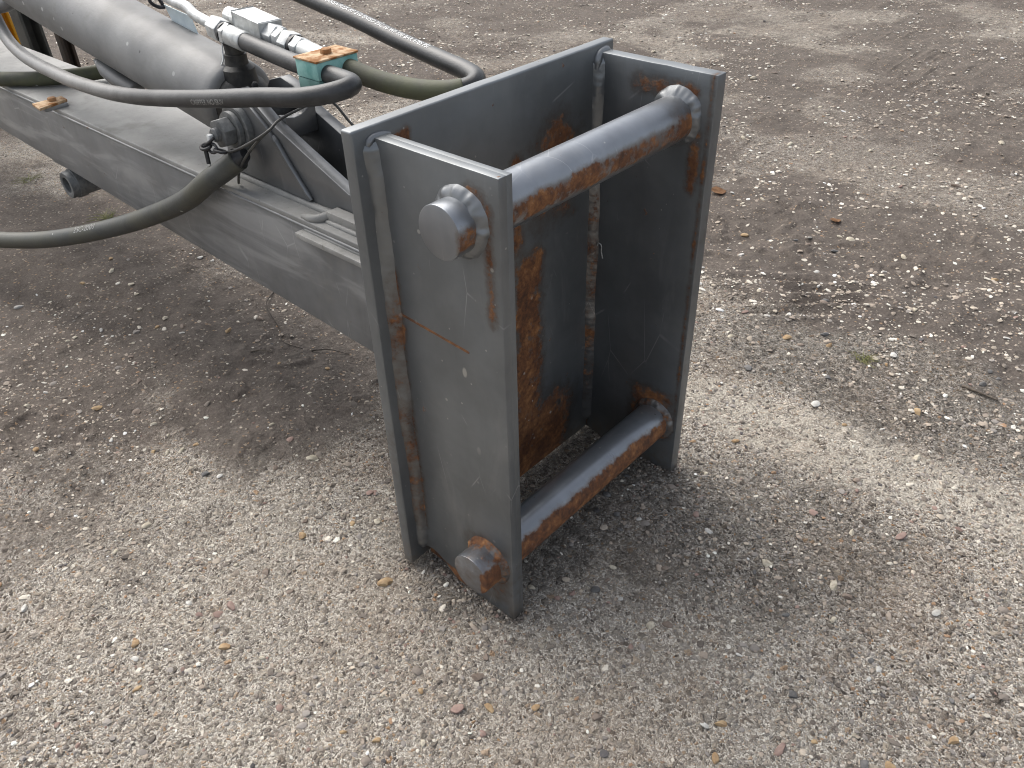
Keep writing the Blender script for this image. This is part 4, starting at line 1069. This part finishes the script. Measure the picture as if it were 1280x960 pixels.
# ------------------------------------------------------------------ twigs, leaves, grass
M_TWIG = simple('grey_brown_bark', (0.07, 0.055, 0.042), (0.13, 0.105, 0.08), 0.8, 0, 120)
M_ROOT = simple('dark_root', (0.035, 0.028, 0.022), (0.07, 0.055, 0.042), 0.85, 0, 120)
M_LEAF = simple('dead_leaf', (0.24, 0.12, 0.05), (0.36, 0.20, 0.10), 0.7, 0, 60)
M_GRASS = simple('yellow_green_grass', (0.10, 0.115, 0.03), (0.22, 0.21, 0.07), 0.6, 0, 30)
def twig(pts, r, label, mat=M_TWIG):
    P3 = [(x, y, gz(x, y) + r * 0.8 + dz) for x, y, dz in pts]
    path = spline(P3, 7)
    o = newobj('twig', tube_me(path, lambda i, n: r * (1 - 0.6 * i / n), 7, 0.12, 5), mat, None, 180)
    return tag(o, label, 'twig')
twig([(-1.05, 0.40, 0.0), (-0.985, 0.335, 0.012), (-0.93, 0.31, 0.008), (-0.86, 0.29, 0.0), (-0.80, 0.255, 0.002), (-0.735, 0.27, 0.0)], 0.0022, 'thin curved twig on the ground under the boom', M_ROOT)
twig([(-0.72, 0.285, 0.0), (-0.68, 0.31, 0.006), (-0.63, 0.335, 0.0)], 0.002, 'short straight dark twig under the boom near the headstock', M_ROOT)
twig([(-0.835, 0.18, 0.0), (-0.815, 0.20, 0.003), (-0.79, 0.215, 0.0)], 0.0022, 'tiny pale broken stick in the dirt under the boom')
twig([(0.575, 1.17, 0.0), (0.61, 1.165, 0.003), (0.655, 1.165, 0.0)], 0.0042, 'short dark brown stick among pale stones beyond the headstock')
def leaf(x, y, s, rz, label, curl=0.5):
    bm = bmesh.new(); n = 8; rows = []
    for i in range(n + 1):
        t = i / n; w = math.sin(math.pi * t) ** 0.8 * 0.42 + 0.01; row = []
        for j in (-1, -0.5, 0, 0.5, 1):
            row.append(bm.verts.new((t - 0.5, w * j, curl * (t - 0.5) ** 2 + 0.30 * abs(w * j) + 0.02 * math.sin(9 * t + j * 3))))
        rows.append(row)
    for i in range(n):
        for j in range(4): bm.faces.new((rows[i][j], rows[i + 1][j], rows[i + 1][j + 1], rows[i][j + 1]))
    bmesh.ops.solidify(bm, geom=bm.faces[:], thickness=0.02)
    me = bm_mesh(bm, 'leaf')
    o = newobj('dead_leaf', me, M_LEAF, None, 60)
    o.location = (x, y, gz(x, y) + 0.003); o.scale = (s, s, s); o.rotation_euler = (0.1, 0.15, rz)
    return tag(o, label, 'leaf')
leaf(-0.42, 1.766, 0.058, 0.9, 'curled orange brown dead leaf on the mud beside the headstock')
leaf(-0.02, 1.80, 0.040, 2.4, 'small flat dead leaf on the mud among pale stones')
def tuft(x, y, n, h, spread, label, seed):
    r = random.Random(seed); v, f = [], []
    z0 = gz(x, y)
    for _ in range(n):
        a = r.uniform(0, 6.28); L = h * r.uniform(0.5, 1.1); lean = r.uniform(0.4, 1.3) * spread
        bx, by = x + r.gauss(0, spread * 0.22), y + r.gauss(0, spread * 0.22); w = 0.0013 * r.uniform(0.7, 1.3)
        px, py = -math.sin(a) * w, math.cos(a) * w
        k0 = len(v)
        for i in range(4):
            t = i / 3; q = 1 - t * 0.9
            cx, cy, cz = bx + math.cos(a) * lean * t * t, by + math.sin(a) * lean * t * t, z0 - 0.002 + L * (t - 0.35 * t * t)
            v += [(cx - px * q, cy - py * q, cz), (cx, cy, cz + 0.0006), (cx + px * q, cy + py * q, cz)]
        for i in range(3):
            for j in range(2):
                f.append((k0 + i * 3 + j, k0 + i * 3 + j + 1, k0 + i * 3 + j + 4, k0 + i * 3 + j + 3))
    o = newobj('grass_tuft', me_from(v, f), M_GRASS, None)
    return tag(o, label, 'grass tuft')
tuft(0.359, 1.13, 46, 0.018, 0.032, 'small yellow green grass tuft in the wet grit beyond the headstock', 1)
tuft(-1.90, 0.33, 60, 0.022, 0.05, 'low green grass tuft in the mud under the boom hose', 2)
tuft(-2.45, 0.30, 40, 0.022, 0.05, 'sparse grass tuft in the mud near the pipe socket', 3)
